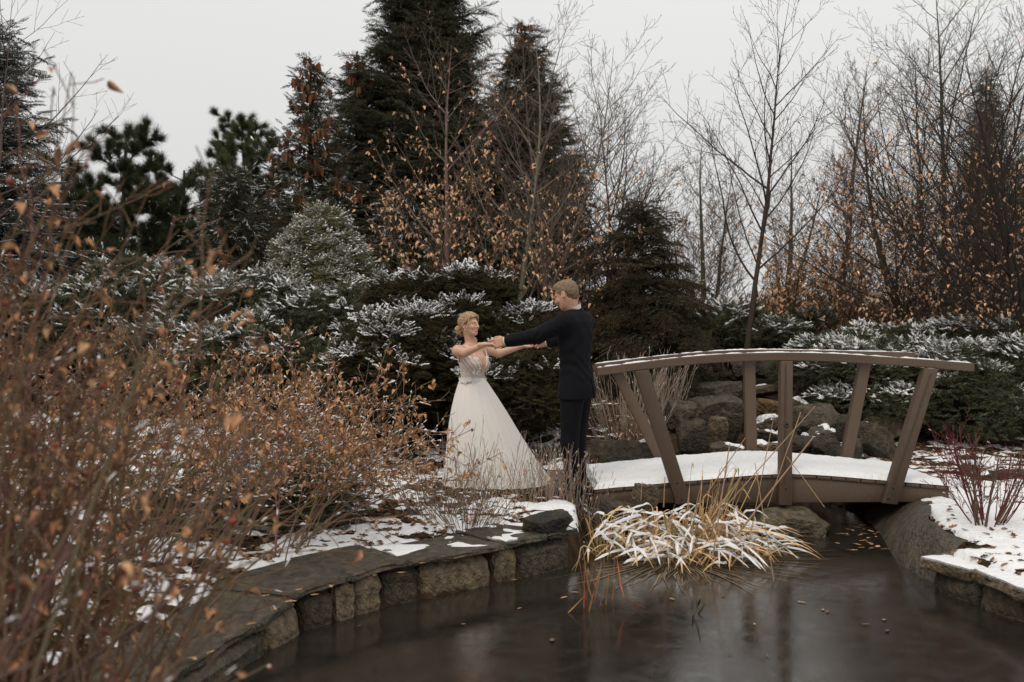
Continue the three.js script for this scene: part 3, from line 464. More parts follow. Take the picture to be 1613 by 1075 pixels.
function bareTree(label, px, pyTop, D, seed, { spread = 1, up = 1, trunkR = .05, leaves = 0, leafSize = .06, leafTop = 1, first = .12, dens = 1, lean = V(0, 1, 0), tint, fine, forks = 0, name = 'bare_tree', category = 'tree', group, baseX = px, dull = 0, size = 1, leafKeep, fan = 1, tone } = {}) {
  const D0 = D, [, Ht] = heightTo(px, pyTop, D0), g = ground(at(baseX, 500, D0).x, D0), t = thing(name, label, category, g, 0, group), dir = V(at(px, pyTop, D0).x - g.x, Ht, 0).normalize(); dir.add(lean).add(V(0, -1, 0)).normalize();
  const lv = [{ seg: 18, wob: .13, up: .03 * up, sides: 8, taper: .035 }, { per: 8.5 * dens * Math.min(1, 5 / Ht), seg: 11, wob: .20, up: .05 * up, sides: 5, ang: .85, len: .50 * spread, start: first, end: .97, shape: (q) => 1.08 - .72 * q, r: .0078 }, { per: 8 * dens, seg: 7, wob: .26, up: .045 * up, sides: 4, ang: .7, len: .46, flat: .3, r: .0066 }, { per: 13 * dens, seg: 4, wob: .34, up: .03 * up, sides: 3, ang: .75, len: .50, flat: .3, r: .0055 }];
  const out = new MB(); let nodes = [], R;
  for (let k = 0; k <= forks; k++) { const dd = dir.clone(); if (k) { const a = k * 2.4 + seed, s = (.14 + .26 * ((k * 37 + seed) % 10) / 10) * fan; dd.add(V(Math.cos(a) * s * spread, 0, Math.sin(a) * s)).normalize(); } const r = grow({ seed: seed * 13 + k, start: V(k * .03, -.1, 0), dir: dd, L: (Ht + .1) * (k ? .95 - .06 * k : 1) * size, r: trunkR * (k ? .8 : 1), lv, out, tint, fine, minR: .0017 * D / 12 }); nodes = nodes.concat(r.nodes); R = r.R; }
  mesh('trunk', out.build(), M.bark, t);
  if (leaves) leavesOn(nodes, R, leaves, leafSize, t, (q) => leafKeep ? leafKeep(q.p, Ht) : sstep(leafTop * Ht, leafTop * Ht * .35, q.p.y), dull, tone);
  return t;
}
// ---------------------------------------------------------------- conifers
const SPRUCE = (snow, seed, col = [.062, .064, .040]) => spray({ seed, pairs: 7, ang: .8, len: .5, nd: 20, nl: .075, nw: .024, col, snow, droop: .12, sw: .016, sh: .022, jit: .35 });
const GEO = { spruce: SPRUCE(0, 3), spruceB: SPRUCE(0, 4, [.080, .074, .044]), spruceSnow: SPRUCE(.22, 5, [.085, .088, .056]), spruceBlue: SPRUCE(.12, 6, [.080, .090, .080]), spruceBrown: SPRUCE(0, 7, [.080, .064, .039]) };
function spruce(label, px, pyTop, D, half, seed, { geos = [GEO.spruce, GEO.spruceB], base = .04, whorl = .26, per = 7, pw = .85, droop = .30, size = .5, cones = 0, coneTop = .4, gap = .12, group, tipUp = .22, lean = 0, name = 'spruce_tree', minRad = .07, hang = .7 } = {}) {
  const [g, Ht] = heightTo(px, pyTop, D), R0 = half * D / FPX, t = thing(name, label, 'tree', g, 0, group), R = rng(seed), wood = new MB(), I = geos.map((q) => new Inst(q, M.plant)), cone = new Inst(CONE, M.plant);
  const path = []; for (let k = 0; k <= 12; k++) path.push(V(lean * Math.pow(k / 12, 2) + .02 * (R() - .5), Ht * k / 12, .02 * (R() - .5))); wood.tube(path, (s) => lerp(.035 + Ht * .012, .012, s), 8, [.06, .045, .036]);
  const sections = 1 + .18 * Math.sin(seed);
  for (let h = base * Ht; h < Ht * .985;) {
    const q = h / Ht, n = Math.max(3, Math.round(per * 1.25 * lerp(1, .6, q))), az0 = R() * 6.28;
    for (let b = 0; b < n; b++) {
      const az = az0 + (b + .6 * (R() - .5)) / n * 6.2832, L = (R0 * Math.pow(1 - q, pw) + minRad) * (.62 + .55 * R()) * (1 + .15 * noise(h * 1.3, seed, b)), e0 = lerp(-.05, .75, Math.pow(q, 1.3)), o = V(Math.cos(az), 0, Math.sin(az)), side = V(-o.z, 0, o.x), P = [], hh = h + (R() - .5) * whorl, x0 = lean * q * q;
      for (let k = 0; k <= 6; k++) { const s = k / 6; P.push(V(x0, hh, 0).addScaledVector(o, L * s).addScaledVector(UP, L * (e0 * s - droop * s * s * (1 - q * .6) + tipUp * s * s * s)).addScaledVector(side, .06 * L * (R() - .5))); }
      wood.tube(P, (s) => Math.max(.004, lerp(.008 + .006 * L, .004, s)), 3, [.05, .038, .03]);
      const steps = Math.max(3, Math.ceil(L / gap * 1.5)), c = new THREE.CatmullRomCurve3(P);
      for (let k = 0; k <= steps; k++) {
        const s = lerp(.12, 1, k / steps), p = c.getPoint(s), tan = c.getTangent(s), sd = k === steps ? 0 : (k % 2 ? 1 : -1), a = .85 + .3 * (R() - .5), d = tan.clone().multiplyScalar(Math.cos(a * Math.abs(sd) || 0)).addScaledVector(side, sd * Math.sin(a)).add(V(0, -.12 + .25 * R() - .1, 0)), z = size * (.5 + .9 * (1 - s) * Math.min(1.3, L / 1.2)) * (.75 + .5 * R()) * Math.min(1, .35 + L / 1.1), v = .7 + .6 * R();
        if (k < steps && R() < hang) I[0].add(basis(p, tan.clone().multiplyScalar(.5).addScaledVector(side, (R() - .5) * 1.4).add(V(0, -.75 * R() - .1, 0)), UP, size * (.45 + .4 * R()), R() - .5), [v * .85, v * .85, v * .85]);
        I[Math.floor(R() * I.length)].add(basis(p, d, UP, z, (R() - .5) * .8), [v, v, v]);
        if (cones && q > coneTop && s > .55 && R() < cones) for (let j = 0; j < 3; j++) cone.add(basis(p.clone().add(V((R() - .5) * .14, -.02, (R() - .5) * .14)), V((R() - .5) * .4, -1, (R() - .5) * .4), V(1, 0, 0), .15 * (.8 + .4 * R())), [.8 + .4 * R(), 1, 1]);
      }
    }
    h += whorl * .85 * lerp(1, .6, q);
  }
  I[0].add(basis(V(lean, Ht * .965, 0), V(.02, 1, .02), V(1, 0, 0), Math.max(.2, Ht * .035)), [1, 1, 1]);
  mesh('trunk', wood.build(), M.bark, t); I.forEach((i) => i.build('crown', t)); cone.build('cones', t); return t;
}
const CONE = (() => { const b = new MB(); b.tube([V(0, 0, 0), V(.25, 0, 0), V(.6, 0, 0), V(1, 0, 0)], [.06, .19, .18, .05], 6, [.19, .082, .04]); return b.build(); })();
const TUFT = (() => { const mk = (seed, snow) => { const b = new MB(), R = rng(seed); for (let k = 0; k < 46; k++) { const a = R() * 6.2832, e = .15 + 1.15 * R(), d = V(Math.cos(e), Math.sin(e) * Math.cos(a), Math.sin(e) * Math.sin(a)), s = V(R() - .5, R() - .5, R() - .5).cross(d).normalize().multiplyScalar(.017), p = V(-.35 + .35 * R(), 0, 0), v = .6 + .8 * R(); b.tri(p.clone().sub(s), p.clone().add(s), p.clone().addScaledVector(d, .8 + .35 * R()), [.058 * v, .066 * v, .034 * v]); } if (snow) for (let k = 0; k < 5; k++) { const p = V(R() * .4, .15 + .2 * R(), (R() - .5) * .6); snowRidge(b, p, p.clone().add(V(.3, .1, (R() - .5) * .2)), .05, .05, R, 2); } return b.build(); }; return [mk(1, 0), mk(2, 0), mk(3, 1)]; })();
function pine(label, px, pyTop, D, half, seed, { tuft = .17, snow = .12, group, crown = .3, tone = 1 } = {}) {
  const [g, Ht] = heightTo(px, pyTop, D), R0 = half * D / FPX, t = thing('pine_tree', label, 'tree', g, 0, group);
  const r = grow({ seed, start: V(0, -.1, 0), L: Ht * .98, r: .04 + .012 * Ht, tint: [.07, .055, .045], minR: .005, lv: [{ seg: 12, wob: .08, up: .02, sides: 7 }, { per: 8.5, seg: 7, wob: .24, up: .06, sides: 5, ang: 1.2, abs: true, len: R0 * 1.0, start: crown, end: .99, shape: (q) => 1.1 - .78 * Math.pow(q, 1.7), r: .018 }, { per: 7, seg: 4, wob: .3, up: .10, sides: 3, ang: .85, len: .42, start: .2, r: .014 }, { per: 9, seg: 2, wob: .3, up: .16, sides: 3, ang: .8, len: .5, start: .15, r: .012 }] });
  const I = TUFT.map((q) => new Inst(q, M.plant)), R = r.R;
  for (const q of r.nodes) { for (let k = 0; k < (q.tip ? 3 : 2); k++) { const v = (.7 + .6 * R()) * tone, d = q.d.clone().add(V((R() - .5) * .8, .30 * R(), (R() - .5) * .8)).normalize(); I[R() < snow ? 2 : R() < .5 ? 0 : 1].add(basis(q.p.clone().addScaledVector(q.d, (R() - .4) * .10), d, UP, tuft * (.7 + .6 * R())), [v, v, v]); } }
  mesh('trunk', r.out.build(), M.bark, t); I.forEach((i) => i.build('crown', t)); return t;
}
// ---------------------------------------------------------------- clipped and spreading evergreens, from lobes of sprays
const YEW = [spray({ seed: 21, pairs: 6, ang: .75, len: .55, nd: 13, nl: .12, nw: .04, col: [.050, .046, .024], droop: .1, jit: .6 }), spray({ seed: 22, pairs: 6, ang: .8, len: .55, nd: 13, nl: .12, nw: .04, col: [.066, .054, .026], droop: .05, jit: .7 })];
const YEWSNOW = spray({ seed: 23, pairs: 6, ang: .9, len: .42, nd: 11, nl: .12, nw: .04, col: [.055, .055, .03], droop: .08, jit: .5, snow: .25, sw: .06, sh: .08, lumps: 7 });
const JUN = [spray({ seed: 31, pairs: 7, ang: .7, len: .5, nd: 14, nl: .09, nw: .035, col: [.115, .125, .074], droop: .12, jit: .6 }), spray({ seed: 32, pairs: 7, ang: .65, len: .5, nd: 14, nl: .09, nw: .035, col: [.085, .09, .052], droop: .1, jit: .7 })];
const JUNSNOW = spray({ seed: 33, pairs: 6, ang: .85, len: .42, nd: 15, nl: .10, nw: .035, col: [.115, .125, .074], droop: .16, jit: .5, snow: .28, sw: .05, sh: .075, lumps: 7 });
const DWARF = [spray({ seed: 41, pairs: 5, ang: .7, len: .6, nd: 12, nl: .13, nw: .04, col: [.19, .185, .10], jit: .4 }), spray({ seed: 42, pairs: 5, ang: .7, len: .6, nd: 11, nl: .13, nw: .04, col: [.20, .195, .11], jit: .3, snow: .3, sw: .05, sh: .07, lumps: 4 })];
const PAD = (() => { const b = new MB(), R = rng(88); for (let k = 0; k < 6; k++) lump(b, V((R() - .5) * 1.7, -.05 + .1 * R(), (R() - .5) * 1.1), .35 + .3 * R(), .2 + .16 * R(), .3 + .25 * R(), R); return b.build(); })();
function lobed(name, label, lobes, seed, { geos = YEW, snowGeo = YEWSNOW, size = .17, dens = 150, snow = .75, snowFrom = .35, outUp = .12, stem = [.035, .027, .02], group, category = 'shrub', clump = .17, clumps = 9, snowTop = -.1 } = {}) {   // lobes: [px, py, D, rx, ry, rd] in pixels and metres
  const R = rng(seed), E = lobes.map(([px, py, D, rx, ry, rd, sn]) => ({ c: at(px, py, D), r: V(rx * D / FPX, ry * D / FPX, rd), sn })), first = E[0].c, base = ground(first.x, -first.z), t = thing(name, label, category, base, 0, group);
  const I = geos.map((g) => new Inst(g, M.plant)), S = new Inst(snowGeo, M.plant), pads = new Inst(PAD, M.plant), wood = new MB(), n = V(0, 0, 0), p = V(0, 0, 0);
  const inside = (q, skip) => E.some((e, k) => k !== skip && ((q.x - e.c.x) / e.r.x) ** 2 + ((q.y - e.c.y) / e.r.y) ** 2 + ((q.z - e.c.z) / e.r.z) ** 2 < .72);
  const put = (c, r, f0, N, k, sub, sn) => { for (let j = 0; j < N; j++) {
      const u = 2 * R() - 1, a = R() * 6.2832; n.set(Math.cos(a) * Math.sqrt(1 - u * u), u, Math.sin(a) * Math.sqrt(1 - u * u)); if (sub && u < -.55) continue; const f = f0 * (1 + .18 * fbm(n.x * 2.6 + seed + k * 5, n.y * 2.6 + c.x * 3, n.z * 2.6, 3)) - .12 * R();
      p.set(c.x + n.x * r.x * f, c.y + n.y * r.y * f, c.z + n.z * r.z * f); if (inside(p, sub ? -1 : k) || p.y < land(p.x, -p.z) + .02) continue;
      const d = n.clone().multiply(V(1 / r.x, 1 / r.y, 1 / r.z)).normalize(), ny = d.y; d.y = d.y * .6 + outUp; d.add(V((R() - .5) * .9, (R() - .5) * .7, (R() - .5) * .9)); const z = size * (.7 + .6 * R()) * (sub ? 1 : 1.25), v = (.65 + .6 * R() + (R() < .15 ? .5 : 0)) * (sub ? 1 : .9), m = basis(p.clone().sub(base), d, UP, z, (R() - .5) * .9);
      const patch = .55 + .9 * fbm(p.x * 3.2 + seed, p.y * 2, p.z * 3.2, 3), pr = sub ? (sn ?? snow) * sstep(snowFrom - .35, snowFrom + .3, ny) * .8 * sstep(.28, .55, patch) : 0;
      if (R() < pr) { m.elements[12] += n.x * .03; m.elements[13] += .028; m.elements[14] += n.z * .03; S.add(m, [1, 1, 1]); if (R() < .15 && ny > .1) { const a = R() * 6.28; pads.add(basis(p.clone().sub(base).add(V(0, .035, 0)), V(Math.cos(a), (R() - .5) * .5, Math.sin(a)), UP, size * (.22 + .30 * R())), [1, 1, 1]); } } else I[Math.floor(R() * I.length)].add(m, [v, v, v]);
  } };
  const areaOf = (r) => 4 * Math.PI * Math.pow((Math.pow(r.x * r.y, 1.6) + Math.pow(r.x * r.z, 1.6) + Math.pow(r.y * r.z, 1.6)) / 3, 1 / 1.6);
  E.forEach((e, k) => {
    const A = areaOf(e.r); put(e.c, e.r, .86, Math.round(dens * .55 * A), k, false);
    const M2 = Math.round(A * clumps); for (let j = 0; j < M2; j++) {
      const u = 1.7 * R() - .7, a = R() * 6.2832, q = Math.sqrt(Math.max(0, 1 - u * u)), f = .86 + .16 * R(), c = V(e.c.x + Math.cos(a) * q * e.r.x * f, e.c.y + u * e.r.y * f, e.c.z + Math.sin(a) * q * e.r.z * f); if (inside(c, k) || c.y < land(c.x, -c.z) + .03) continue;
      const w = clump * (.6 + .8 * R()), r = V(w, w * .62, w); put(c, r, 1, Math.round(dens * 1.5 * areaOf(r)), k * 31 + j, true, (e.sn ?? snow) * sstep(snowTop - .25, snowTop + .25, u + .25 * (R() - .5)));
    }
    for (let j = 0; j < 7; j++) { const a = R() * 6.28, tip = e.c.clone().add(V(Math.cos(a) * e.r.x * .8, e.r.y * (.3 + .5 * R()), Math.sin(a) * e.r.z * .8)).sub(base), s = V((e.c.x - base.x) * .6 + (R() - .5) * .2, -.05, (e.c.z - base.z) * .6), mid = s.clone().lerp(tip, .5).add(V((R() - .5) * .2, .1, (R() - .5) * .2)); wood.tube([s, mid, tip], (q) => lerp(.022, .006, q), 4, stem); }
  });
  mesh('stem', wood.build(), M.bark, t); I.forEach((i) => i.build('foliage', t)); S.build('snowy_foliage', t); pads.build('snow', t); return t;
}

// ---------------------------------------------------------------- the trees, back to front
{ // far wood: bare crowns and brush beyond the garden that read as one mass
  const R = rng(77), lv = [{ seg: 9, wob: .1, up: .03, sides: 5 }, { n: 14, seg: 5, wob: .22, up: .09, sides: 3, ang: .8, len: .42, start: .12, shape: (q) => 1.1 - .8 * q, r: .014 }, { n: 6, seg: 4, wob: .3, up: .06, sides: 3, ang: .7, len: .45, r: .012 }, { n: 4, seg: 3, wob: .3, up: .05, sides: 3, ang: .7, len: .5, r: .01 }];
  const mk = (s) => grow({ seed: s, L: 1, r: .016, lv, minR: .0011, tint: [.10, .082, .068], fine: [.10, .074, .058] }).out.build(), I = [mk(401), mk(402), mk(403)].map((g) => new Inst(g, M.twig));
  for (let k = 0; k < 190; k++) { const D = 34 + 46 * R(), x = lerp(-.62, .62, R()) * D, h = lerp(4.5, 8.5, R()); I[k % 3].add(basis(V(x, land(x, D) - .1, -D), UP, V(Math.cos(k), 0, Math.sin(k)), h), [.8 + .4 * R(), .8 + .4 * R(), .8 + .4 * R()]); }
  const w = tag(new THREE.Group(), 'distant bare winter wood along the skyline behind the garden', 'wood', null, 'stuff'); w.name = 'far_wood'; scene.add(w); I.forEach((i) => i.build('trees', w));
  const b = tag(new THREE.Group(), 'brown leafless brush filling the background below the bare trees', 'brush', null, 'stuff'); b.name = 'brush'; scene.add(b);
  const lb = [{ seg: 5, wob: .25, up: .03, sides: 3 }, { n: 7, seg: 4, wob: .35, up: .06, sides: 3, ang: .6, len: .6, start: .1, r: .012 }, { n: 5, seg: 3, wob: .4, up: .05, sides: 3, ang: .6, len: .5, r: .01 }];
  const mb = (s) => { const out = new MB(); for (let k = 0; k < 9; k++) { const a = k * 2.4; grow({ seed: s + k, L: .95, r: .012, dir: V(Math.cos(a) * .5, 1, Math.sin(a) * .5).normalize(), lv: lb, out, minR: .0028, tint: [.12, .08, .055], fine: [.13, .082, .055] }); } return out.build(); }, J = [mb(510), mb(530)].map((g) => new Inst(g, M.twig));
  for (let k = 0; k < 520; k++) { const D = 17 + 22 * Math.pow(R(), .8), x = lerp(-.6, .6, R()) * D, h = lerp(1.1, 2.3, R()) * (D > 24 ? 1.5 : 1); J[k % 2].add(basis(V(x, land(x, D) - .05, -D), UP, V(Math.cos(k), 0, Math.sin(k)), h), [.8 + .5 * R(), .8 + .4 * R(), .8 + .3 * R()]); }
  J.forEach((i) => i.build('bushes', b));
}
spruce('tallest dark spruce behind the couple, its top cut by the frame', 668, -215, 23, 195, 11, { whorl: .34, per: 8, size: .72, gap: .16, pw: .98, base: .05 });
spruce('slimmer spruce with brown cones at its tip against the tall spruce\'s left side', 563, 82, 22, 135, 12, { whorl: .32, size: .62, gap: .15, cones: .3, coneTop: .85, pw: .92 });
spruce('broad dark spruce with cones at its top, right of the tallest spruce', 827, 42, 21.5, 175, 13, { whorl: .32, per: 8, size: .66, gap: .15, cones: .35, coneTop: .84, pw: .95 });
spruce('snow dusted spruce hung with brown cones, left of the tall spruces', 490, 98, 17.5, 120, 14, { whorl: .28, per: 6, geos: [GEO.spruceSnow, GEO.spruceB], size: .52, gap: .13, cones: .4, coneTop: .3, pw: .9, tipUp: .4 });
spruce('blue green spruce rising at the far left edge of the picture', -18, 20, 12.5, 190, 15, { geos: [GEO.spruceBlue, GEO.spruceBlue, GEO.spruceSnow], whorl: .30, size: .5, droop: .45, pw: .7 });
spruce('low snow dusted spruce boughs between the pine and the conical dwarf spruce', 372, 262, 15, 130, 16, { geos: [GEO.spruceSnow, GEO.spruceB], whorl: .25, size: .45, pw: .7, tipUp: .35 });
spruce('small snow dusted spruce just right of the conical dwarf spruce', 640, 300, 15.5, 110, 17, { geos: [GEO.spruceSnow, GEO.spruceB, GEO.spruce], whorl: .26, size: .46, pw: .75, tipUp: .3 });
spruce('squat dark hemlock with drooping boughs to the right of the groom', 1012, 316, 13.2, 150, 18, { geos: [GEO.spruceBrown, GEO.spruceBrown, GEO.spruce], whorl: .22, per: 8, size: .46, droop: .6, pw: .8, tipUp: .05, gap: .10 });
spruce('dark brownish conifer behind the copper beech on the right', 1552, 108, 32, 62, 19, { geos: [GEO.spruceBrown, GEO.spruce], whorl: .36, size: .66, droop: .5, pw: .8, gap: .17 });
spruce('deep shadowed conifer at the right edge of the picture', 1640, 235, 19, 110, 20, { geos: [GEO.spruceBrown, GEO.spruce], whorl: .28, size: .55, droop: .55, pw: .7 });
pine('round topped pine left of the cone laden spruce', 405, 165, 21, 105, 211, { tuft: .155, snow: .03, crown: .05, tone: 1.7 });
pine('dark pine with ragged top left of centre against the sky', 180, 188, 15, 165, 212, { tuft: .135, snow: .04, crown: .03, tone: 1.05 });
pine('low dark pine between the two taller pines', 290, 255, 17, 120, 213, { tuft: .14, snow: .05, crown: .03, tone: 1.1 });
pine('dark low pine at the left, filling the gap below the ragged pine', 108, 245, 16.5, 130, 214, { tuft: .14, snow: .05, crown: .02, tone: 1.0 });
pine('small dark pine in front of the dip in the skyline', 245, 288, 15, 100, 215, { tuft: .13, snow: .06, crown: .02, tone: 1.05 });
bareTree('bare tree reaching in from the left edge with fine dark twigs', -75, 20, 11.5, 31, { spread: 1.1, trunkR: .04, first: .3, dens: .5, lean: V(.25, 1, 0), fine: [.05, .042, .036] });

bareTree('young beech with a straight trunk and copper leaves in front of the tall spruce', 716, 66, 14.5, 41, { dens: .72, trunkR: .062, spread: .95, leaves: 1300, leafTop: 1.05, first: .12, baseX: 705, tint: [.20, .16, .128], fine: [.15, .115, .09] });
bareTree('twin stemmed beech with copper leaves low and bare twigs above, behind the groom', 806, 0, 14, 42, { dens: .72, trunkR: .055, spread: .85, forks: 1, leaves: 800, leafTop: .72, first: .14, lean: V(.05, 1, 0), tint: [.20, .165, .135], fine: [.15, .118, .095] });
bareTree('slender bare tree fanning out of several dark stems right of the groom', 1000, 135, 14.5, 43, { trunkR: .038, spread: .9, forks: 3, dens: .75, up: 1.3, first: .25, baseX: 936, fine: [.055, .045, .038], tint: [.06, .05, .042] });
bareTree('slim bare tree with one straight dark trunk in the gap right of centre', 1192, 18, 14, 44, { trunkR: .05, spread: .8, dens: .68, up: 1.0, first: .28, baseX: 1172, fine: [.075, .062, .05], tint: [.07, .058, .047] });
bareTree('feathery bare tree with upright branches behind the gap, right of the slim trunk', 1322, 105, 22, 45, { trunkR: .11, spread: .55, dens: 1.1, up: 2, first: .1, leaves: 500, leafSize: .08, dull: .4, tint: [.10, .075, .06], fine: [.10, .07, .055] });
bareTree('large beech with ascending limbs and copper leaves on the right', 1460, -60, 15, 46, { fan: 2.3, tone: [1.3, 1.3, 1.3], trunkR: .08, spread: .95, forks: 6, up: .9, dens: .75, leaves: 2600, leafSize: .06, leafTop: .85, first: .06, baseX: 1484, tint: [.085, .07, .056], fine: [.11, .085, .066] });
bareTree('beech with copper leaves leaning in from beyond the right edge', 1650, 60, 12.5, 47, { trunkR: .08, spread: 1.05, leaves: 600, leafSize: .055, leafTop: .9, first: .15, lean: V(-.12, 1, 0), fine: [.05, .04, .034], tint: [.05, .042, .036] });
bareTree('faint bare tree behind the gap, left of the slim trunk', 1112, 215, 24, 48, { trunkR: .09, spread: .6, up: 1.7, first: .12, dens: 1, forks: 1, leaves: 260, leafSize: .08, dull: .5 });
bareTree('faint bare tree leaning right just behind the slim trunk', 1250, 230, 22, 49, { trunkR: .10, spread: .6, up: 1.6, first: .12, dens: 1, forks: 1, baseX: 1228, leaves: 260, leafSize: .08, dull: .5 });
bareTree('bare tree half hidden behind the twin stemmed beech', 905, 45, 18, 50, { trunkR: .06, spread: .75, up: 1.2, dens: .62, first: .2, baseX: 852 });
bareTree('thin bare sapling between the hemlock and the slim trunk', 1070, 290, 17, 51, { trunkR: .03, spread: .8, up: 1.4, dens: 1, first: .1, leaves: 120, dull: .3, forks: 2 });
const SAP = { name: 'beech_sapling', leafTop: 2, first: .05, forks: 3, trunkR: .022, dens: 1, up: .9, fine: [.05, .04, .032], tint: [.05, .04, .034] };
bareTree('low beech sapling covered in copper leaves left of the wooden post', 1232, 395, 15.5, 61, { ...SAP, leaves: 750, leafSize: .075 });
bareTree('copper leaved sapling with arching limbs between the post and the large beech', 1335, 372, 16.5, 62, { ...SAP, leaves: 850, leafSize: .08, spread: 1.2 });
bareTree('copper leaved thicket under the large beech', 1420, 400, 14.5, 63, { ...SAP, leaves: 380, leafSize: .06, spread: 1.2 });
bareTree('low copper leaved branches at the right edge above the snowy juniper', 1560, 400, 13.2, 64, { ...SAP, leaves: 420, leafSize: .058, spread: 1.3 });
bareTree('thin twiggy sapling with a few leaves just behind the groom', 862, 430, 12.6, 65, { ...SAP, leaves: 170, leafSize: .05, dens: .8 });
bareTree('scrubby sapling with scattered leaves below the young beech', 735, 405, 13, 66, { ...SAP, leaves: 160, leafSize: .05, dens: .7 });
{ // a weathered post far back
  const p = ground(at(1256, 500, 15).x, 15), t = thing('wooden_post', 'short weathered wooden post among the copper saplings', 'post', p), b = new MB(); b.tube([V(0, -.1, 0), V(0, .5, 0), V(.01, 1.0, 0)], [.085, .08, .078], 10, [.16, .12, .085], true); mesh('shaft', b.build(), M.bark, t);
  const c = new MB(); c.tube([V(.01, 1.0, 0), V(.01, 1.03, 0)], [.088, .07], 10, [.12, .09, .065], true); mesh('cap', c.build(), M.bark, t);
}
// ---------------------------------------------------------------- evergreen shrubs
lobed('dwarf_spruce', 'snow dusted cone shaped dwarf spruce left of the couple', [[505, 510, 12.35, 106, 60, .8], [505, 465, 12.35, 92, 60, .7], [506, 428, 12.35, 70, 56, .55], [507, 393, 12.35, 48, 48, .38], [508, 364, 12.35, 26, 34, .20]], 71, { geos: DWARF.slice(0, 1), snowGeo: DWARF[1], size: .095, dens: 480, snow: .9, snowFrom: .1, outUp: .3, clump: .075, clumps: 42, snowTop: -.6 });
lobed('juniper_shrub', 'wide snowy juniper mass below the conical dwarf spruce', [[400, 482, 12, 95, 40, .7], [575, 505, 11.8, 70, 36, .6], [500, 500, 11.6, 80, 30, .4], [350, 500, 12, 80, 46, .7], [470, 545, 11.6, 130, 50, .8], [380, 565, 11.5, 110, 60, .8], [560, 580, 11.4, 90, 55, .7]], 72, { geos: JUN, snowGeo: JUNSNOW, size: .115, dens: 290, snow: .62 });
lobed('juniper_shrub', 'snowy juniper at the far left behind the rose bushes', [[240, 470, 12.5, 120, 50, .8], [150, 520, 12, 130, 60, .8], [60, 520, 12, 100, 60, .8], [280, 560, 11.8, 90, 60, .7]], 73, { geos: JUN, snowGeo: JUNSNOW, size: .13, dens: 220, snow: .55 });
lobed('yew_shrub', 'big dark yew with snow topped tiers behind the bride', [[690, 478, 11.6, 92, 36, .65], [740, 470, 11.4, 48, 30, .5], [650, 505, 11.4, 60, 34, .5], [700, 535, 11.2, 85, 46, .6], [620, 545, 11, 55, 38, .5], [660, 600, 10.9, 90, 70, .6], [740, 610, 10.8, 75, 80, .6], [610, 640, 10.7, 60, 60, .5]], 74, { snowTop: .5, size: .11, dens: 300, snow: .75, snowFrom: .5 });
lobed('yew_shrub', 'rounded dark yew with a snowy top between the bride and groom', [[820, 528, 11.6, 62, 28, .5, 1], [850, 520, 12, 40, 24, .4, 1], [825, 580, 10.6, 62, 26, .5, 1], [820, 625, 10.6, 75, 62, .6], [780, 650, 10.4, 60, 60, .5], [862, 600, 10.9, 45, 45, .45]], 75, { snowTop: .5, size: .105, dens: 320, snow: .9, snowFrom: .5 });
lobed('yew_shrub', 'low snowy yew tier showing left of the bride\'s head', [[648, 528, 10.5, 60, 22, .4, 1], [690, 520, 10.6, 40, 20, .4, 1], [630, 560, 10.3, 50, 30, .4], [600, 600, 10.2, 55, 50, .4]], 76, { snowTop: .35, size: .105, dens: 320, snow: .95, snowFrom: .4 });
lobed('juniper_shrub', 'snow covered spreading juniper behind the right end of the bridge', [[1330, 578, 12.6, 95, 32, .6], [1400, 552, 13.2, 110, 30, .7], [1500, 556, 13, 110, 34, .7], [1590, 560, 12.8, 90, 40, .7], [1420, 600, 12.4, 100, 38, .6], [1530, 610, 12, 110, 50, .7], [1610, 610, 11.8, 80, 60, .7], [1370, 638, 12, 60, 20, .4], [1450, 635, 12, 70, 26, .5], [1290, 595, 12.6, 42, 20, .4], [1545, 650, 11.7, 100, 36, .6]], 77, { geos: JUN, snowGeo: JUNSNOW, size: .11, dens: 330, snow: .66, snowFrom: .3 });
lobed('juniper_shrub', 'small dark snowy juniper behind the bridge rail, left of the slim trunk', [[1150, 520, 15, 52, 26, .5], [1195, 528, 15, 40, 22, .4], [1120, 535, 14.6, 30, 20, .35]], 78, { geos: JUN, snowGeo: JUNSNOW, size: .19, dens: 170, snow: .7 });
lobed('juniper_shrub', 'little snowy juniper by the weathered post', [[1275, 520, 15.5, 42, 18, .4]], 79, { geos: JUN, snowGeo: JUNSNOW, size: .18, dens: 150, snow: .6 });
lobed('juniper_shrub', 'low ground juniper with snow under the rose canes', [[400, 770, 7.4, 95, 34, .4], [330, 790, 7.2, 80, 36, .4], [470, 790, 7.3, 60, 26, .35]], 80, { geos: JUN, snowGeo: JUNSNOW, size: .10, dens: 420, snow: .9, snowFrom: .25 });
// ---------------------------------------------------------------- rose bushes, stems, reeds, litter
const HIP = (() => { const g = new THREE.SphereGeometry(.5, 10, 8), p = g.attributes.position; for (let k = 0; k < p.count; k++) { const y = p.getY(k); p.setX(k, p.getX(k) * (y > .38 ? .85 : 1)); p.setY(k, y * .95 - (y > .42 ? .06 : 0)); } g.computeVertexNormals(); return g; })();
const CALYX = (() => { const b = new MB(), c = [.10, .055, .03]; for (let k = 0; k < 5; k++) { const a = k / 5 * 6.2832, d = V(Math.cos(a), 0, Math.sin(a)), s = V(-d.z, 0, d.x).multiplyScalar(.12); b.tri(V(0, -.42, 0).sub(s), V(0, -.42, 0).add(s), d.clone().multiplyScalar(.5).add(V(0, -.95, 0)), c); } b.tube([V(0, .4, 0), V(.05, 1.1, 0), V(0, 1.7, 0)], [.09, .06, .05], 4, c); return b.build(); })();
M.hip = new THREE.MeshPhysicalMaterial({ color: rgb(.30, .045, .022), roughness: .45, bumpMap: barkTex, bumpScale: .002 });
M.hipDark = new THREE.MeshPhysicalMaterial({ color: rgb(.12, .028, .018), roughness: .5 });
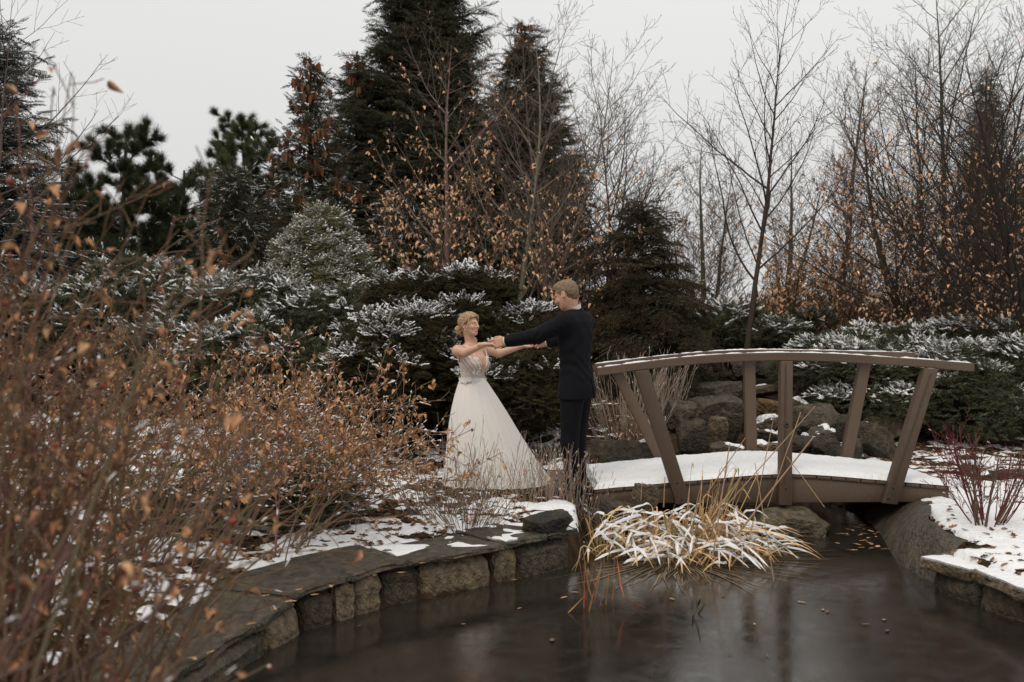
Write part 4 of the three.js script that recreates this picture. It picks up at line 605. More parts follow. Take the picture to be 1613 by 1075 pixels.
function roseBush(label, cx, cd, seed, { canes = 40, len = [1.2, 1.8], rad = [.004, .008], spreadX = .3, spreadD = .35, lean = [.05, .6], leanD = .25, sub = 6, arch = .04, leaves = 900, leafSize = .035, hips = 20, hipSize = .016, snowBits = 300, group, branchy = 1, tint = [.20, .145, .102], fine = [.205, .135, .086], minR = .0018, hipPick, thick = 1, leafKeep, sub2 = 11, subStart = .25 } = {}) {
  const g = ground(cx, cd), t = thing('rose_bush', label, 'shrub', g, 0, group), R = rng(seed), out = new MB(), snow = new MB(); let nodes = [];
  const lv = [{ seg: 12, wob: .17, up: -arch, sides: 6, taper: .35 }, { per: sub, seg: 6, wob: .34, up: .01, sides: 4, ang: .7, len: .30 * branchy, start: subStart, end: .98, shape: (q) => .6 + .6 * q, r: .012 * thick }, { per: sub2, seg: 3, wob: .45, up: .0, sides: 3, ang: .8, len: .42, r: .010 * thick, start: .2 }];
  for (let k = 0; k < canes; k++) {
    const s = V((R() - .5) * 2 * spreadX, 0, (R() - .5) * 2 * spreadD), ln = lerp(lean[0], lean[1], R()), d = V(Math.sin(ln), Math.cos(ln), (R() - .5) * 2 * leanD).normalize(); s.y = land(cx + s.x, cd - s.z) - g.y - .03;
    const r = grow({ seed: seed * 100 + k, start: s, dir: d, L: lerp(len[0], len[1], R()), r: lerp(rad[0], rad[1], R()), lv, out, tint, fine, minR }); nodes = nodes.concat(r.nodes);
  }
  for (let k = 0; k < snowBits; k++) { const q = nodes[Math.floor(R() * nodes.length)], h = .5 + R(); if (Math.abs(q.d.y) > .85) continue; const a = q.p.clone().addScaledVector(q.d, -.012 * h).add(V(0, .002, 0)), e = q.p.clone().addScaledVector(q.d, .014 * h).add(V(0, .002, 0)); snowRidge(snow, a, e, .0028 * (.6 + R()), .005 * (.6 + R()), R, 2); }
  mesh('canes', out.build(), M.bark, t); if (!snow.empty) tag(mesh('snow', snow.build(), M.snowBit, t), null, null, null, 'stuff');
  leavesOn(nodes, R, leaves, leafSize, t, leafKeep, 0, [.66, .58, .50]);
  const tips = nodes.filter((q) => q.tip && (!hipPick || hipPick(q.p.clone().add(g))));
  for (let k = 0; k < hips && tips.length; k++) { const q = tips[Math.floor(R() * tips.length)], s = hipSize * (.75 + .5 * R()), h = mesh('rose_hip', HIP, R() < .6 ? M.hip : M.hipDark, t); h.position.copy(q.p).add(V(0, -s * .7, 0)); h.scale.setScalar(s); h.rotation.set((R() - .5) * 1.2, R() * 6, (R() - .5) * 1.2); const c = mesh('calyx', CALYX, M.plant, h); if (R() < .4) { const b = new MB(); snowRidge(b, V(-.4, .42, 0), V(.4, .42, 0), .35, .3, R, 3); mesh('snow', b.build(), M.snowBit, h); } }
  return t;
}
const seen = (p) => { const D = -p.z, x = 806.5 + p.x / D * FPX, y = HOR + (EYE - p.y) / D * FPX; return x > 5 && x < 1608 && y > 5 && y < 1070; };
roseBush('large blurred rose bush with red hips nearest the camera on the left', -1.42, 2.2, 301, { canes: 62, len: [1.0, 1.66], rad: [.0048, .0098], spreadX: .38, spreadD: .36, lean: [-.12, .44], leanD: .10, sub: 2.4, sub2: 4, arch: .026, branchy: .75, leaves: 330, leafSize: .032, hips: 21, hipSize: .0155, snowBits: 60, hipPick: seen, thick: 1.4, tint: [.165, .12, .084], fine: [.185, .124, .08] });
roseBush('tall dark thicket of rose canes with rusty leaves filling the left edge', -1.46, 2.5, 308, { canes: 90, len: [1.2, 2.0], rad: [.005, .0095], spreadX: .30, spreadD: .3, lean: [-.14, .20], leanD: .12, sub: 4, sub2: 7, arch: .022, branchy: .8, leaves: 900, leafSize: .034, hips: 18, hipSize: .0155, snowBits: 120, hipPick: seen, thick: 1.3, tint: [.14, .092, .064], fine: [.17, .10, .064] });
roseBush('thick blurred rose canes leaning steeply across the lower left corner', -1.55, 1.95, 307, { canes: 34, len: [.9, 1.5], rad: [.006, .011], spreadX: .3, spreadD: .3, lean: [.32, .72], leanD: .1, sub: 2, sub2: 3.5, arch: .02, branchy: .7, leaves: 70, leafSize: .034, hips: 8, hipSize: .0155, snowBits: 30, hipPick: seen, thick: 1.7, tint: [.14, .10, .078], fine: [.18, .12, .09] });
roseBush('rose bush with long arching canes behind the nearest one at the left edge', -2.1, 3.6, 302, { canes: 52, len: [1.1, 1.8], rad: [.005, .009], spreadX: .6, spreadD: .5, lean: [-.15, .6], leanD: .25, sub: 2.8, sub2: 6, arch: .03, leaves: 560, leafSize: .034, hips: 18, snowBits: 420, hipPick: seen, minR: .0019, subStart: .4 });
roseBush('dense leafy rose bush leaning right towards the bride over the bed', -1.86, 6.3, 303, { canes: 52, len: [.85, 1.3], rad: [.0045, .0078], spreadX: .55, spreadD: .45, lean: [.1, .85], leanD: .25, sub: 3.8, sub2: 7, arch: .035, leaves: 1500, leafSize: .036, hips: 24, snowBits: 1000, minR: .0021, hipPick: seen, subStart: .45, leafKeep: (q) => sstep(.2, .6, q.p.y) });
roseBush('tangled rose bush with rusty leaves in the middle of the left bed', -2.9, 5.6, 304, { canes: 54, len: [.9, 1.5], rad: [.0045, .0078], spreadX: .75, spreadD: .6, lean: [-.2, .75], leanD: .3, sub: 3.2, sub2: 7, leaves: 1400, leafSize: .036, hips: 17, snowBits: 1000, minR: .0021, hipPick: seen, subStart: .4, leafKeep: (q) => sstep(.2, .6, q.p.y) });
roseBush('rusty leaved rose bush at the back of the left bed under the junipers', -2.3, 7.6, 305, { canes: 60, len: [.8, 1.35], rad: [.004, .006], spreadX: 1.1, spreadD: .5, lean: [-.3, .7], leanD: .3, sub: 4.5, sub2: 8, leaves: 2000, leafSize: .038, hips: 14, snowBits: 2200, minR: .0024, hipPick: seen, subStart: .3 });
roseBush('rose bush with snow tipped hips beside the bride\'s skirt', -1.52, 7.1, 306, { canes: 30, len: [.6, .95], rad: [.0035, .005], spreadX: .35, spreadD: .3, lean: [.05, .75], leanD: .3, sub: 7, leaves: 800, leafSize: .038, hips: 18, snowBits: 1500, minR: .0023, hipPick: seen, subStart: .35 });

// red stemmed dogwood on the right bank
function stems(name, label, category, cx, cd, seed, { n = 16, len = [.5, .9], rad = .005, spread = .08, lean = .5, lv, tint, fine, minR = .0016, snowBits = 0, group, mat = M.bark, leaves = 0, leafSize = .03, part = 'stem' } = {}) {
  const g = ground(cx, cd), t = thing(name, label, category, g, 0, group), R = rng(seed), out = new MB(), dead = new MB(), snow = new MB(); let nodes = [];
  for (let k = 0; k < n; k++) { const a = R() * 6.2832, q = Math.sqrt(R()), ln = lean * q, s = V(Math.cos(a) * spread * q, -.02, Math.sin(a) * spread * q), d = V(Math.cos(a) * Math.sin(ln), Math.cos(ln), Math.sin(a) * Math.sin(ln)), c = (tint2) => tint2; s.y = land(cx + s.x, cd - s.z) - g.y - .02; const r = grow({ seed: seed * 50 + k, start: s, dir: d, L: lerp(len[0], len[1], R()), r: rad * (.7 + .6 * R()), lv, out: dead && part === 'stem' && R() < .3 ? dead : out, tint: R() < .7 ? tint : tint.map((x) => x * .75), fine, minR }); nodes = nodes.concat(r.nodes); }
  mesh(part, out.build(), mat, t); if (!dead.empty) mesh(part, dead.build(), mat, t);
  for (let k = 0; k < snowBits; k++) { const q = nodes[Math.floor(R() * nodes.length)]; if (Math.abs(q.d.y) > .93) continue; snowRidge(snow, q.p.clone().addScaledVector(q.d, -.01).add(V(0, .002, 0)), q.p.clone().addScaledVector(q.d, .012).add(V(0, .002, 0)), .0035, .005, R, 2); }
  if (!snow.empty) tag(mesh('snow', snow.build(), M.snowBit, t), null, null, null, 'stuff'); if (leaves) leavesOn(nodes, R, leaves, leafSize, t, null, .4); return t;
}
const pd = (px, py) => { const p = lay(px, py); return [p.x, -p.z]; };
{ const [x, d] = pd(1557, 828); stems('dogwood_shrub', 'red stemmed dogwood shrub growing from the snow at the right end of the bridge', 'shrub', x, d, 321, { n: 20, len: [.42, .84], rad: .0055, spread: .10, lean: .75, tint: [.11, .034, .030], fine: [.13, .034, .034], minR: .0019, lv: [{ seg: 9, wob: .16, up: .06, sides: 6, taper: .4 }, { n: 5, seg: 5, wob: .2, up: .12, sides: 5, ang: .55, len: .5, start: .25, end: .95, r: .010 }, { n: 3, seg: 3, wob: .2, up: .1, sides: 4, ang: .6, len: .4, r: .009 }], snowBits: 60 }); 
  stems('dogwood_shrub', 'old grey brown stems in the middle of the red dogwood clump', 'shrub', x - .05, d, 322, { n: 9, len: [.36, .8], rad: .009, spread: .12, lean: .6, tint: [.10, .08, .062], fine: [.13, .09, .065], minR: .003, lv: [{ seg: 8, wob: .2, up: .05, sides: 6, taper: .4 }, { n: 3, seg: 4, wob: .2, up: .1, sides: 5, ang: .6, len: .4, start: .3, r: .010 }] }); }
// dry perennial stems in the bed and behind the bridge
const STRAW = { tint: [.30, .235, .175], fine: [.33, .26, .20], minR: .0015, lv: [{ seg: 6, wob: .10, up: .02, sides: 4, taper: .5 }, { n: 3, seg: 3, wob: .2, up: .08, sides: 3, ang: .45, len: .25, start: .35, r: .006 }] }, DUN = { ...STRAW, tint: [.15, .105, .075], fine: [.20, .15, .11] };
[
  ['dark twiggy tuft of dry stems in the snow in front of the bride\'s skirt', 735, 830, 331, { ...DUN, n: 100, len: [.18, .5], rad: .0022, spread: .17, lean: .95, snowBits: 200, leaves: 40 }],
  ['pale thin dry stems standing before the left side of the skirt', 722, 800, 332, { ...STRAW, n: 26, len: [.35, .7], rad: .0016, spread: .22, lean: .35, snowBits: 90 }],
  ['sparse dry stems crossing the middle of the white skirt', 790, 800, 333, { ...STRAW, n: 24, len: [.3, .65], rad: .0015, spread: .25, lean: .4, snowBits: 80 }],
  ['pale dry stems with frosty tips between skirt and black rock', 856, 790, 334, { ...STRAW, n: 48, len: [.25, .55], rad: .002, spread: .2, lean: .45, snowBits: 160, leaves: 30 }],
  ['dry stems hiding the groom\'s feet', 905, 788, 335, { ...STRAW, n: 70, len: [.22, .5], rad: .0023, spread: .22, lean: .5, snowBits: 160, leaves: 30 }],
  ['low dry stems at the left end of the bridge deck', 945, 790, 336, { ...STRAW, n: 35, len: [.15, .35], rad: .0022, spread: .16, lean: .6, snowBits: 80 }],
  ['matted dry stalks at the hem of the skirt', 815, 775, 337, { ...STRAW, n: 40, len: [.12, .3], rad: .0018, spread: .3, lean: .8, snowBits: 140, leaves: 40 }],
  ['brown dry stems at the left corner of the skirt, next to the roses', 680, 812, 338, { ...DUN, n: 60, len: [.2, .5], rad: .0024, spread: .22, lean: .7, snowBits: 140, leaves: 60 }],
  ['grey dry stems rising behind the left bridge posts', 985, 672, 339, { ...STRAW, n: 85, len: [.45, .95], rad: .0034, spread: .3, lean: .55, snowBits: 200, minR: .0024 }],
  ['tall grey dry stems between the left posts and the boulders', 1040, 672, 340, { ...STRAW, n: 75, len: [.5, .95], rad: .0034, spread: .18, lean: .36, snowBits: 220, minR: .0024 }],
  ['dark twiggy clump with rusty leaves in the snow behind the left post', 1000, 690, 341, { ...DUN, n: 70, len: [.2, .42], rad: .003, spread: .12, lean: .8, leaves: 70, leafSize: .05 }],
  ['dry stems behind the groom\'s knees', 868, 668, 342, { ...STRAW, n: 45, len: [.3, .6], rad: .003, spread: .22, lean: .6, minR: .0024, snowBits: 80 }],
  ['straw coloured grass tuft on top of the cascade boulders', 1148, 632, 343, { ...STRAW, tint: [.42, .29, .16], fine: [.45, .32, .18], n: 26, len: [.25, .55], rad: .004, spread: .1, lean: .9, minR: .003 }],
  ['small straw grass tuft left of the flat topped boulder', 1097, 626, 344, { ...STRAW, tint: [.38, .24, .13], fine: [.42, .28, .16], n: 14, len: [.2, .4], rad: .004, spread: .08, lean: .6, minR: .003 }],
  ['rounded grey leafless twiggy mound left of the conical dwarf spruce', 405, 452, 345, { ...DUN, at: [-3.15, 12.3], n: 150, len: [.75, 1.15], rad: .004, spread: .25, lean: .9, minR: .003 }],
].forEach(([l, px, py, seed, o]) => { const [x, d] = o.at ?? pd(px, py); stems('dry_perennial', l, 'dry plant', x, d, seed, { ...o, part: 'stalks' }); });

// ---------------------------------------------------------------- the snow laden reeds
function blade(path, w, col, seed, tw = .4, mid = .5) {             // a folded reed leaf along a path
  const b = new MB(), n = path.length, R = rng(seed), rows = []; const t = V(0, 0, 0), s = V(0, 0, 0), u = V(0, 0, 0);
  for (let k = 0; k < n; k++) { t.copy(path[Math.min(k + 1, n - 1)]).sub(path[Math.max(0, k - 1)]).normalize(); s.crossVectors(t, UP); if (s.lengthSq() < .01) s.set(Math.cos(seed), 0, Math.sin(seed)); s.normalize(); u.crossVectors(s, t); const q = k / (n - 1), ww = w * Math.min(1, .6 + 3 * q) * (q > .8 ? 1 - Math.pow((q - .8) / .2, 1.6) * .85 : 1) / 2, a = tw * Math.sin(seed + q * 3), sx = s.clone().multiplyScalar(Math.cos(a)).addScaledVector(u, Math.sin(a)); rows.push([path[k].clone().addScaledVector(sx, -ww).addScaledVector(u, ww * .5), path[k].clone(), path[k].clone().addScaledVector(sx, ww).addScaledVector(u, ww * .5)]); }
  for (let k = 0; k < n - 1; k++) for (const j of [0, 1]) { const v = .85 + .3 * R(); b.quad(rows[k][j], rows[k + 1][j], rows[k + 1][j + 1], rows[k][j + 1], col.map((x) => x * v)); }
  return b.build();
}
function snowAlong(path, w, h, seed, f0, f1) {                      // snow lying along a bent blade
  const n = path.length, R = rng(seed), P = [], I = [], m = 5; let rows = 0; const t = V(0, 0, 0), s = V(0, 0, 0), i0 = Math.round(f0 * (n - 1)), i1 = Math.round(f1 * (n - 1)); if (i1 - i0 < 2) return null;
  for (let k = i0; k <= i1; k++) { t.copy(path[Math.min(k + 1, n - 1)]).sub(path[Math.max(0, k - 1)]).normalize(); s.crossVectors(t, UP).normalize(); const e = (k === i0 || k === i1) ? .15 : .7 + .6 * R(), flat = Math.max(.2, 1 - Math.abs(t.y) * .9); for (let j = 0; j < m; j++) { const q = j / (m - 1) * 2 - 1, y = h * e * flat * (1 - q * q) - (Math.abs(q) === 1 ? .004 : 0); P.push(path[k].x + s.x * q * w / 2 * e, path[k].y + .002 + y, path[k].z + s.z * q * w / 2 * e); } rows++; }
  for (let k = 0; k < rows - 1; k++) for (let j = 0; j < m - 1; j++) { const a = k * m + j; I.push(a, a + 1, a + m, a + 1, a + m + 1, a + m); }
  const g = new THREE.BufferGeometry(); g.setAttribute('position', new THREE.Float32BufferAttribute(P, 3)); g.setIndex(I); g.computeVertexNormals(); return g;
}
function kinked(s, k, e, sag) {                                     // straight up, a sharp bend, then down to its end
  const P = [], a = s.clone().lerp(k, .86), b = k.clone().lerp(e, .16);
  for (let j = 0; j < 5; j++) P.push(s.clone().lerp(a, j / 5)); for (let j = 0; j <= 4; j++) { const t = j / 4; P.push(a.clone().multiplyScalar((1 - t) ** 2).addScaledVector(k, 2 * t * (1 - t)).addScaledVector(b, t * t)); } for (let j = 1; j <= 7; j++) { const t = j / 7; P.push(b.clone().lerp(e, t).add(V(0, sag * Math.sin(Math.PI * t) * .6, 0))); } return P;
}
const reedCol = (R) => { const v = .75 + .5 * R(); return R() < .08 ? [.20 * v, .20 * v, .08 * v] : [.62 * v, lerp(.39, .45, R()) * v, lerp(.19, .25, R()) * v]; };
{
  const c = onLevel(1085, 876, 0), t = thing('reed_clump', 'collapsed clump of straw coloured reeds buried in snow in front of the bridge', 'reeds', V(c.x, 0, c.z)), R = rng(901);
  const edge = (a) => [.95 + .12 * Math.cos(a), .62];
  let made = 0;
  for (let k = 0; k < 420 && made < 250; k++) {          // bent and fallen leaves; those on top carry snow
    const a0 = R() * 6.2832, q = Math.sqrt(R()), s = V(Math.cos(a0) * .68 * q, -.04, Math.sin(a0) * .46 * q - .10), rad = Math.atan2(s.z * 1.2 + .12, s.x), out = R() < .3 ? R() * 6.2832 : rad + (R() + R() - 1) * 1.5, hi = lerp(.05, .43, Math.pow(R(), 1.05)) * (1 - .45 * q) * (s.z > .12 ? .7 : 1) + .02, L = lerp(.16, .62, R()), k2 = out + (R() - .5) * (R() < .45 ? 2.4 : .7), dx = Math.cos(out), dz = Math.sin(out) * .8, ex = Math.cos(k2), ez = Math.sin(k2) * .8;
    const up = lerp(.02, .10, R()), p1 = V(s.x + dx * up * .5, hi * .7, s.z + dz * up * .5), p2 = V(s.x + dx * up * 1.6, hi, s.z + dz * up * 1.6), p3 = V(p2.x + ex * L * .5, hi * lerp(.6, .98, R()), p2.z + ez * L * .5), end = V(p2.x + ex * L, Math.max(.012, hi * lerp(-.1, .8, R())), p2.z + ez * L);
    const X = c.x + end.x, D = -(c.z + end.z); if (X > 1.0 + c.x || Math.hypot((end.x - .05) / .95, (end.z + .02) / .66) > 1.0 || (X < .50 && (D < 6.95 || end.y < .30))) continue;
    const path = kinked(s, p2, end, .02 + .05 * R()), w = lerp(.009, .017, R()), m = mesh('blade', blade(path, w, reedCol(R), k, .5), M.leaf, t); made++;
    if (R() < .74) { const g = snowAlong(path, w * lerp(.9, 1.75, R()), lerp(.006, .015, R()), k + 7, lerp(.28, .5, R()), lerp(.7, 1, R())); if (g) mesh('snow', g, M.snow, m); }
  }
  for (let k = 0; k < 60; k++) {                          // loose straw lying bare over the heap
    const a = R() * 6.2832, q = Math.sqrt(R()), s = V(Math.cos(a) * .7 * q, .02 + .24 * R() * (1 - .6 * q), Math.sin(a) * .5 * q), b = R() * 6.2832, L = lerp(.15, .45, R()), e = s.clone().add(V(Math.cos(b) * L, (R() - .4) * .16, Math.sin(b) * L * .7)); e.y = Math.max(.01, e.y); if (c.x + e.x < .5 && e.y < .3) continue;
    mesh('blade', blade(smooth([s, s.clone().lerp(e, .5).add(V(0, .03 * R(), 0)), e], 8), lerp(.004, .009, R()), reedCol(R), k + 900, .9), M.leaf, t);
  }
  for (let k = 0; k < 150; k++) {                         // stiff stalks still standing, mostly leaning right
    const u = R(), grp = u < .5 ? [.12, -.12, .16] : u < .8 ? [-.12, -.1, .25] : [-.5, -.18, .2], s = V(grp[0] + (R() - .5) * 2 * grp[2], -.04, grp[1] + (R() - .5) * .3), L = lerp(.22, u < .55 ? .78 : .34, R()), le = u < .55 ? lerp(.05, .6, R()) : (R() - .5) * .9, az = (R() - .5) * .8, d = V(Math.sin(le) * Math.cos(az), Math.cos(le), Math.sin(le) * Math.sin(az));
    const e = s.clone().addScaledVector(d, L), pts = [s, s.clone().addScaledVector(d, L * .5).add(V((R() - .5) * .02, 0, (R() - .5) * .02)), e]; if (R() < .3) pts.push(e.clone().add(V((R() - .3) * .2, -.08 * R() - .02, (R() - .5) * .1)));
    mesh('blade', blade(smooth(pts, 10), lerp(.005, .010, R()), reedCol(R).map((x) => x * .9), k + 400, .8), M.leaf, t);
  }
  const cane = (ax, ay, aD, bx, by, bD, r) => { const a = at(ax, ay, aD).sub(V(c.x, 0, c.z)), b = at(bx, by, bD).sub(V(c.x, 0, c.z)), g = new MB(); g.tube([a, a.clone().lerp(b, .5).add(V(0, .006, 0)), b], [r * 1.1, r, r * .8], 6, [.34, .23, .14]); mesh('stalk', g.build(), M.leaf, t); };
  cane(1120, 905, 6.75, 1150, 700, 6.9, .0045); cane(1065, 890, 6.9, 1285, 640, 7.1, .004); cane(1150, 860, 7.0, 1283, 688, 7.05, .0065); cane(1180, 860, 7, 1220, 655, 7.2, .003); cane(1222, 927, 6.5, 1190, 730, 6.9, .003); cane(1240, 720, 7.2, 1300, 800, 6.9, .003); cane(1262, 650, 7.3, 1210, 800, 7.0, .003); cane(1100, 800, 7.3, 1175, 690, 7.3, .004); cane(1090, 830, 7.2, 1108, 752, 7.2, .003); cane(1010, 790, 7.4, 1012, 760, 7.4, .003); cane(1046, 800, 7.3, 1048, 752, 7.3, .004);
  // leaves frozen flat into the ice round the clump
  const b = new MB();
  for (let k = 0; k < 170; k++) { const a = lerp(-.35, 3.5, R()) + (R() - .5) * .5, r0 = lerp(.25, .75, R()), L = lerp(.15, .8, R()), dx = Math.cos(a), dz = Math.sin(a) * .75, p = V(dx * r0 * .9 - .1 + .2 * (R() - .5), .0032 + .002 * R(), dz * r0 + .05), w = lerp(.002, .007, R()), bow = (R() - .5) * .12, v = .5 + .6 * R(), cc = [.21 * v, .16 * v, .10 * v], e = p.clone().add(V(dx * L, 0, dz * L + .03 * (R() - .5))); if (c.x + e.x < .46 && -(c.z + e.z) > 6.6) continue; const sd = V(-dz, 0, dx).normalize().multiplyScalar(w); const md = p.clone().lerp(e, .5).addScaledVector(sd, bow / w * .5); b.quad(p.clone().sub(sd), p.clone().add(sd), md.clone().addScaledVector(sd, .8), md.clone().addScaledVector(sd, -.8), cc); b.quad(md.clone().addScaledVector(sd, -.8), md.clone().addScaledVector(sd, .8), e.clone().addScaledVector(sd, .3), e.clone().addScaledVector(sd, -.3), cc); }
  tag(mesh('frozen_leaves', b.build(), M.leaf, t), 'straw leaves frozen flat into the ice around the clump', null, null, 'stuff');
}
function tuft(label, list, seed, col) {                    // a few rusty reeds standing in the ice
  const o = onLevel(list[0][0], list[0][1], 0), t = thing('reed_tuft', label, 'reeds', V(o.x, 0, o.z)), R = rng(seed);
  list.forEach(([ax, ay, bx, by, kx, ky], k) => { const a = onLevel(ax, ay, -.01), D = -a.z, b = at(bx, by, D - .05 + .1 * R()), pts = [a, a.clone().lerp(b, .5).add(V(.008 * (R() - .5), 0, .01)), b]; if (kx) pts.push(at(kx, ky, D + .05)); mesh('blade', blade(smooth(pts.map((p) => p.sub(V(o.x, 0, o.z))), 10), lerp(.006, .011, R()), col.map((x) => x * (.7 + .6 * R())), seed + k, .9), M.leaf, t); });
}
tuft('rusty brown reeds standing in the ice left of the snowy reed clump', [[928, 968, 945, 900], [920, 962, 922, 895], [936, 955, 948, 885], [925, 950, 912, 880], [893, 970, 925, 935, 938, 890], [950, 960, 930, 905], [955, 945, 952, 875], [965, 950, 968, 890], [955, 958, 960, 900], [1015, 960, 985, 945, 972, 880], [945, 960, 958, 910], [938, 965, 925, 915, 918, 860]], 931, [.36, .17, .075]);
tuft('dark broken reed stub poking out of the ice in front of the clump', [[1092, 982, 1092, 962], [1092, 978, 1105, 946, 1098, 960], [1100, 972, 1112, 952], [1095, 970, 1113, 976]], 932, [.035, .022, .016]);
tuft('pale bent reed leaf leaning off the end of the stone wall', [[905, 905, 918, 862, 952, 876], [900, 902, 920, 868]], 933, [.40, .33, .17]);

// ---------------------------------------------------------------- fallen leaves
{
  const oak = (() => { const mk = (seed) => { const b = new MB(), R = rng(seed), n = 7, L = []; for (let k = 0; k <= n; k++) { const t = k / n, w = .28 * Math.sin(Math.PI * Math.min(.97, .05 + t)) * (k % 2 ? 1.25 : .6), y = .10 * Math.sin(3 * t + seed) + .1 * t; L.push([V(t - .5, y + .3 * w * (R() + .3), -w), V(t - .5, y, 0), V(t - .5, y + .3 * w * (R() + .2), w)]); } for (let k = 0; k < n; k++) for (const j of [0, 1]) { const v = .8 + .4 * R(); b.quad(L[k][j], L[k + 1][j], L[k + 1][j + 1], L[k][j + 1], [v, v, v]); } return b.build(); }; return [mk(1), mk(2), mk(3)]; })();
  const R = rng(950), I = oak.map((g) => new Inst(g, M.leaf)), deadCol = () => { const v = .35 + .75 * R(); return R() < .5 ? [.30 * v, .16 * v, .08 * v] : [.16 * v, .095 * v, .055 * v]; };
  for (let k = 0; k < 40000; k++) {
    const d = 3.2 + 9.5 * Math.pow(R(), .8), x = lerp(-.62, .62, R()) * d, s = pondDist(x, d); if (s < .42 && x < .7) continue; if (s < .05) continue; const sn = snowDepth(x, d), p = (x > 1.7 && x < 3.6 && d > 9.6 ? .3 : 1) * (sn > .018 ? .14 : sn > .004 ? .35 : .8); if (R() > p || (x > 2.2 && d < 8.6 && sn > .004 && R() < .55)) continue;
    const a = R() * 6.2832, z = lerp(.03, .075, R()); I[k % 3].add(basis(V(x, land(x, d) + Math.max(0, sn) + .006, -d), V(Math.cos(a), (R() - .5) * .7, Math.sin(a)), V((R() - .5) * .9, 1, (R() - .5) * .9), z, R() < .4 ? 3.14 : 0), deadCol());
  }
  const g = tag(new THREE.Group(), 'brown leaf litter strewn through the snow over the beds', 'leaf litter', null, 'stuff'); g.name = 'leaf_litter'; scene.add(g); I.forEach((i) => i.build('leaves', g));
  // single leaves on the wall top and on the ice
  const one = (px, py, y, size, col, label, group) => { const p = onLevel(px, py, y), m = mesh('fallen_leaf', (() => { const q = oak[Math.floor(R() * 3)].clone(), c = q.attributes.color; for (let k = 0; k < c.count; k++) c.setXYZ(k, c.getX(k) * col[0], c.getY(k) * col[1], c.getZ(k) * col[2]); return q; })(), M.leaf); m.position.copy(p); m.scale.set(size, size * .5, size * .8); m.rotation.y = R() * 6.28; tag(m, label, 'leaf', group); };
  const T = [.42, .25, .12], B = [.15, .085, .045];
  for (const [px, py, s] of [[590, 908, .06], [632, 903, .05], [560, 905, .05], [520, 925, .06], [495, 938, .05], [455, 950, .07], [430, 962, .05], [470, 930, .05], [395, 985, .06], [360, 1005, .06], [330, 1030, .06], [415, 940, .06], [300, 1040, .07], [665, 888, .04], [540, 915, .04]]) one(px, py, wallTop(onLevel(px, py, .2).z * -1) + .022, s, R() < .5 ? T : B, 'curled brown leaf lying on the slate top of the pond wall', 'leaves on the wall top');
  for (const [px, py, s] of [[1465 - 100, 985, .05], [888, 943, .06], [818, 960, .035], [905, 935, .05], [1305, 965, .05], [1400, 995, .05], [1395, 978, .04], [1190, 985, .03], [1265, 950, .06], [1298, 962, .04], [870, 1010, .07], [810, 915, .05], [730, 985, .03], [565, 988, .03], [1060, 945, .05], [1210, 1035, .03], [1140, 940, .04]]) one(px, py, .006, s, R() < .6 ? [.34, .22, .12] : B, 'pale oak leaf frozen onto the dark ice', 'leaves on the ice');
  for (let k = 0; k < 40; k++) { const px = lerp(1320, 1400, R()), py = lerp(822, 868, Math.pow(R(), 1.4)); one(px, py, .006, lerp(.04, .08, R()), R() < .4 ? T : B, 'wet brown leaf in the drift beside the flat rock under the bridge', 'leaves drifted under the bridge'); }
  one(1384, 862, .01, .09, [.5, .32, .15], 'large tan oak leaf at the foot of the bank liner'); one(1371, 856, .008, .06, [.3, .2, .1], 'smaller brown leaf left of the large tan leaf at the liner');
}
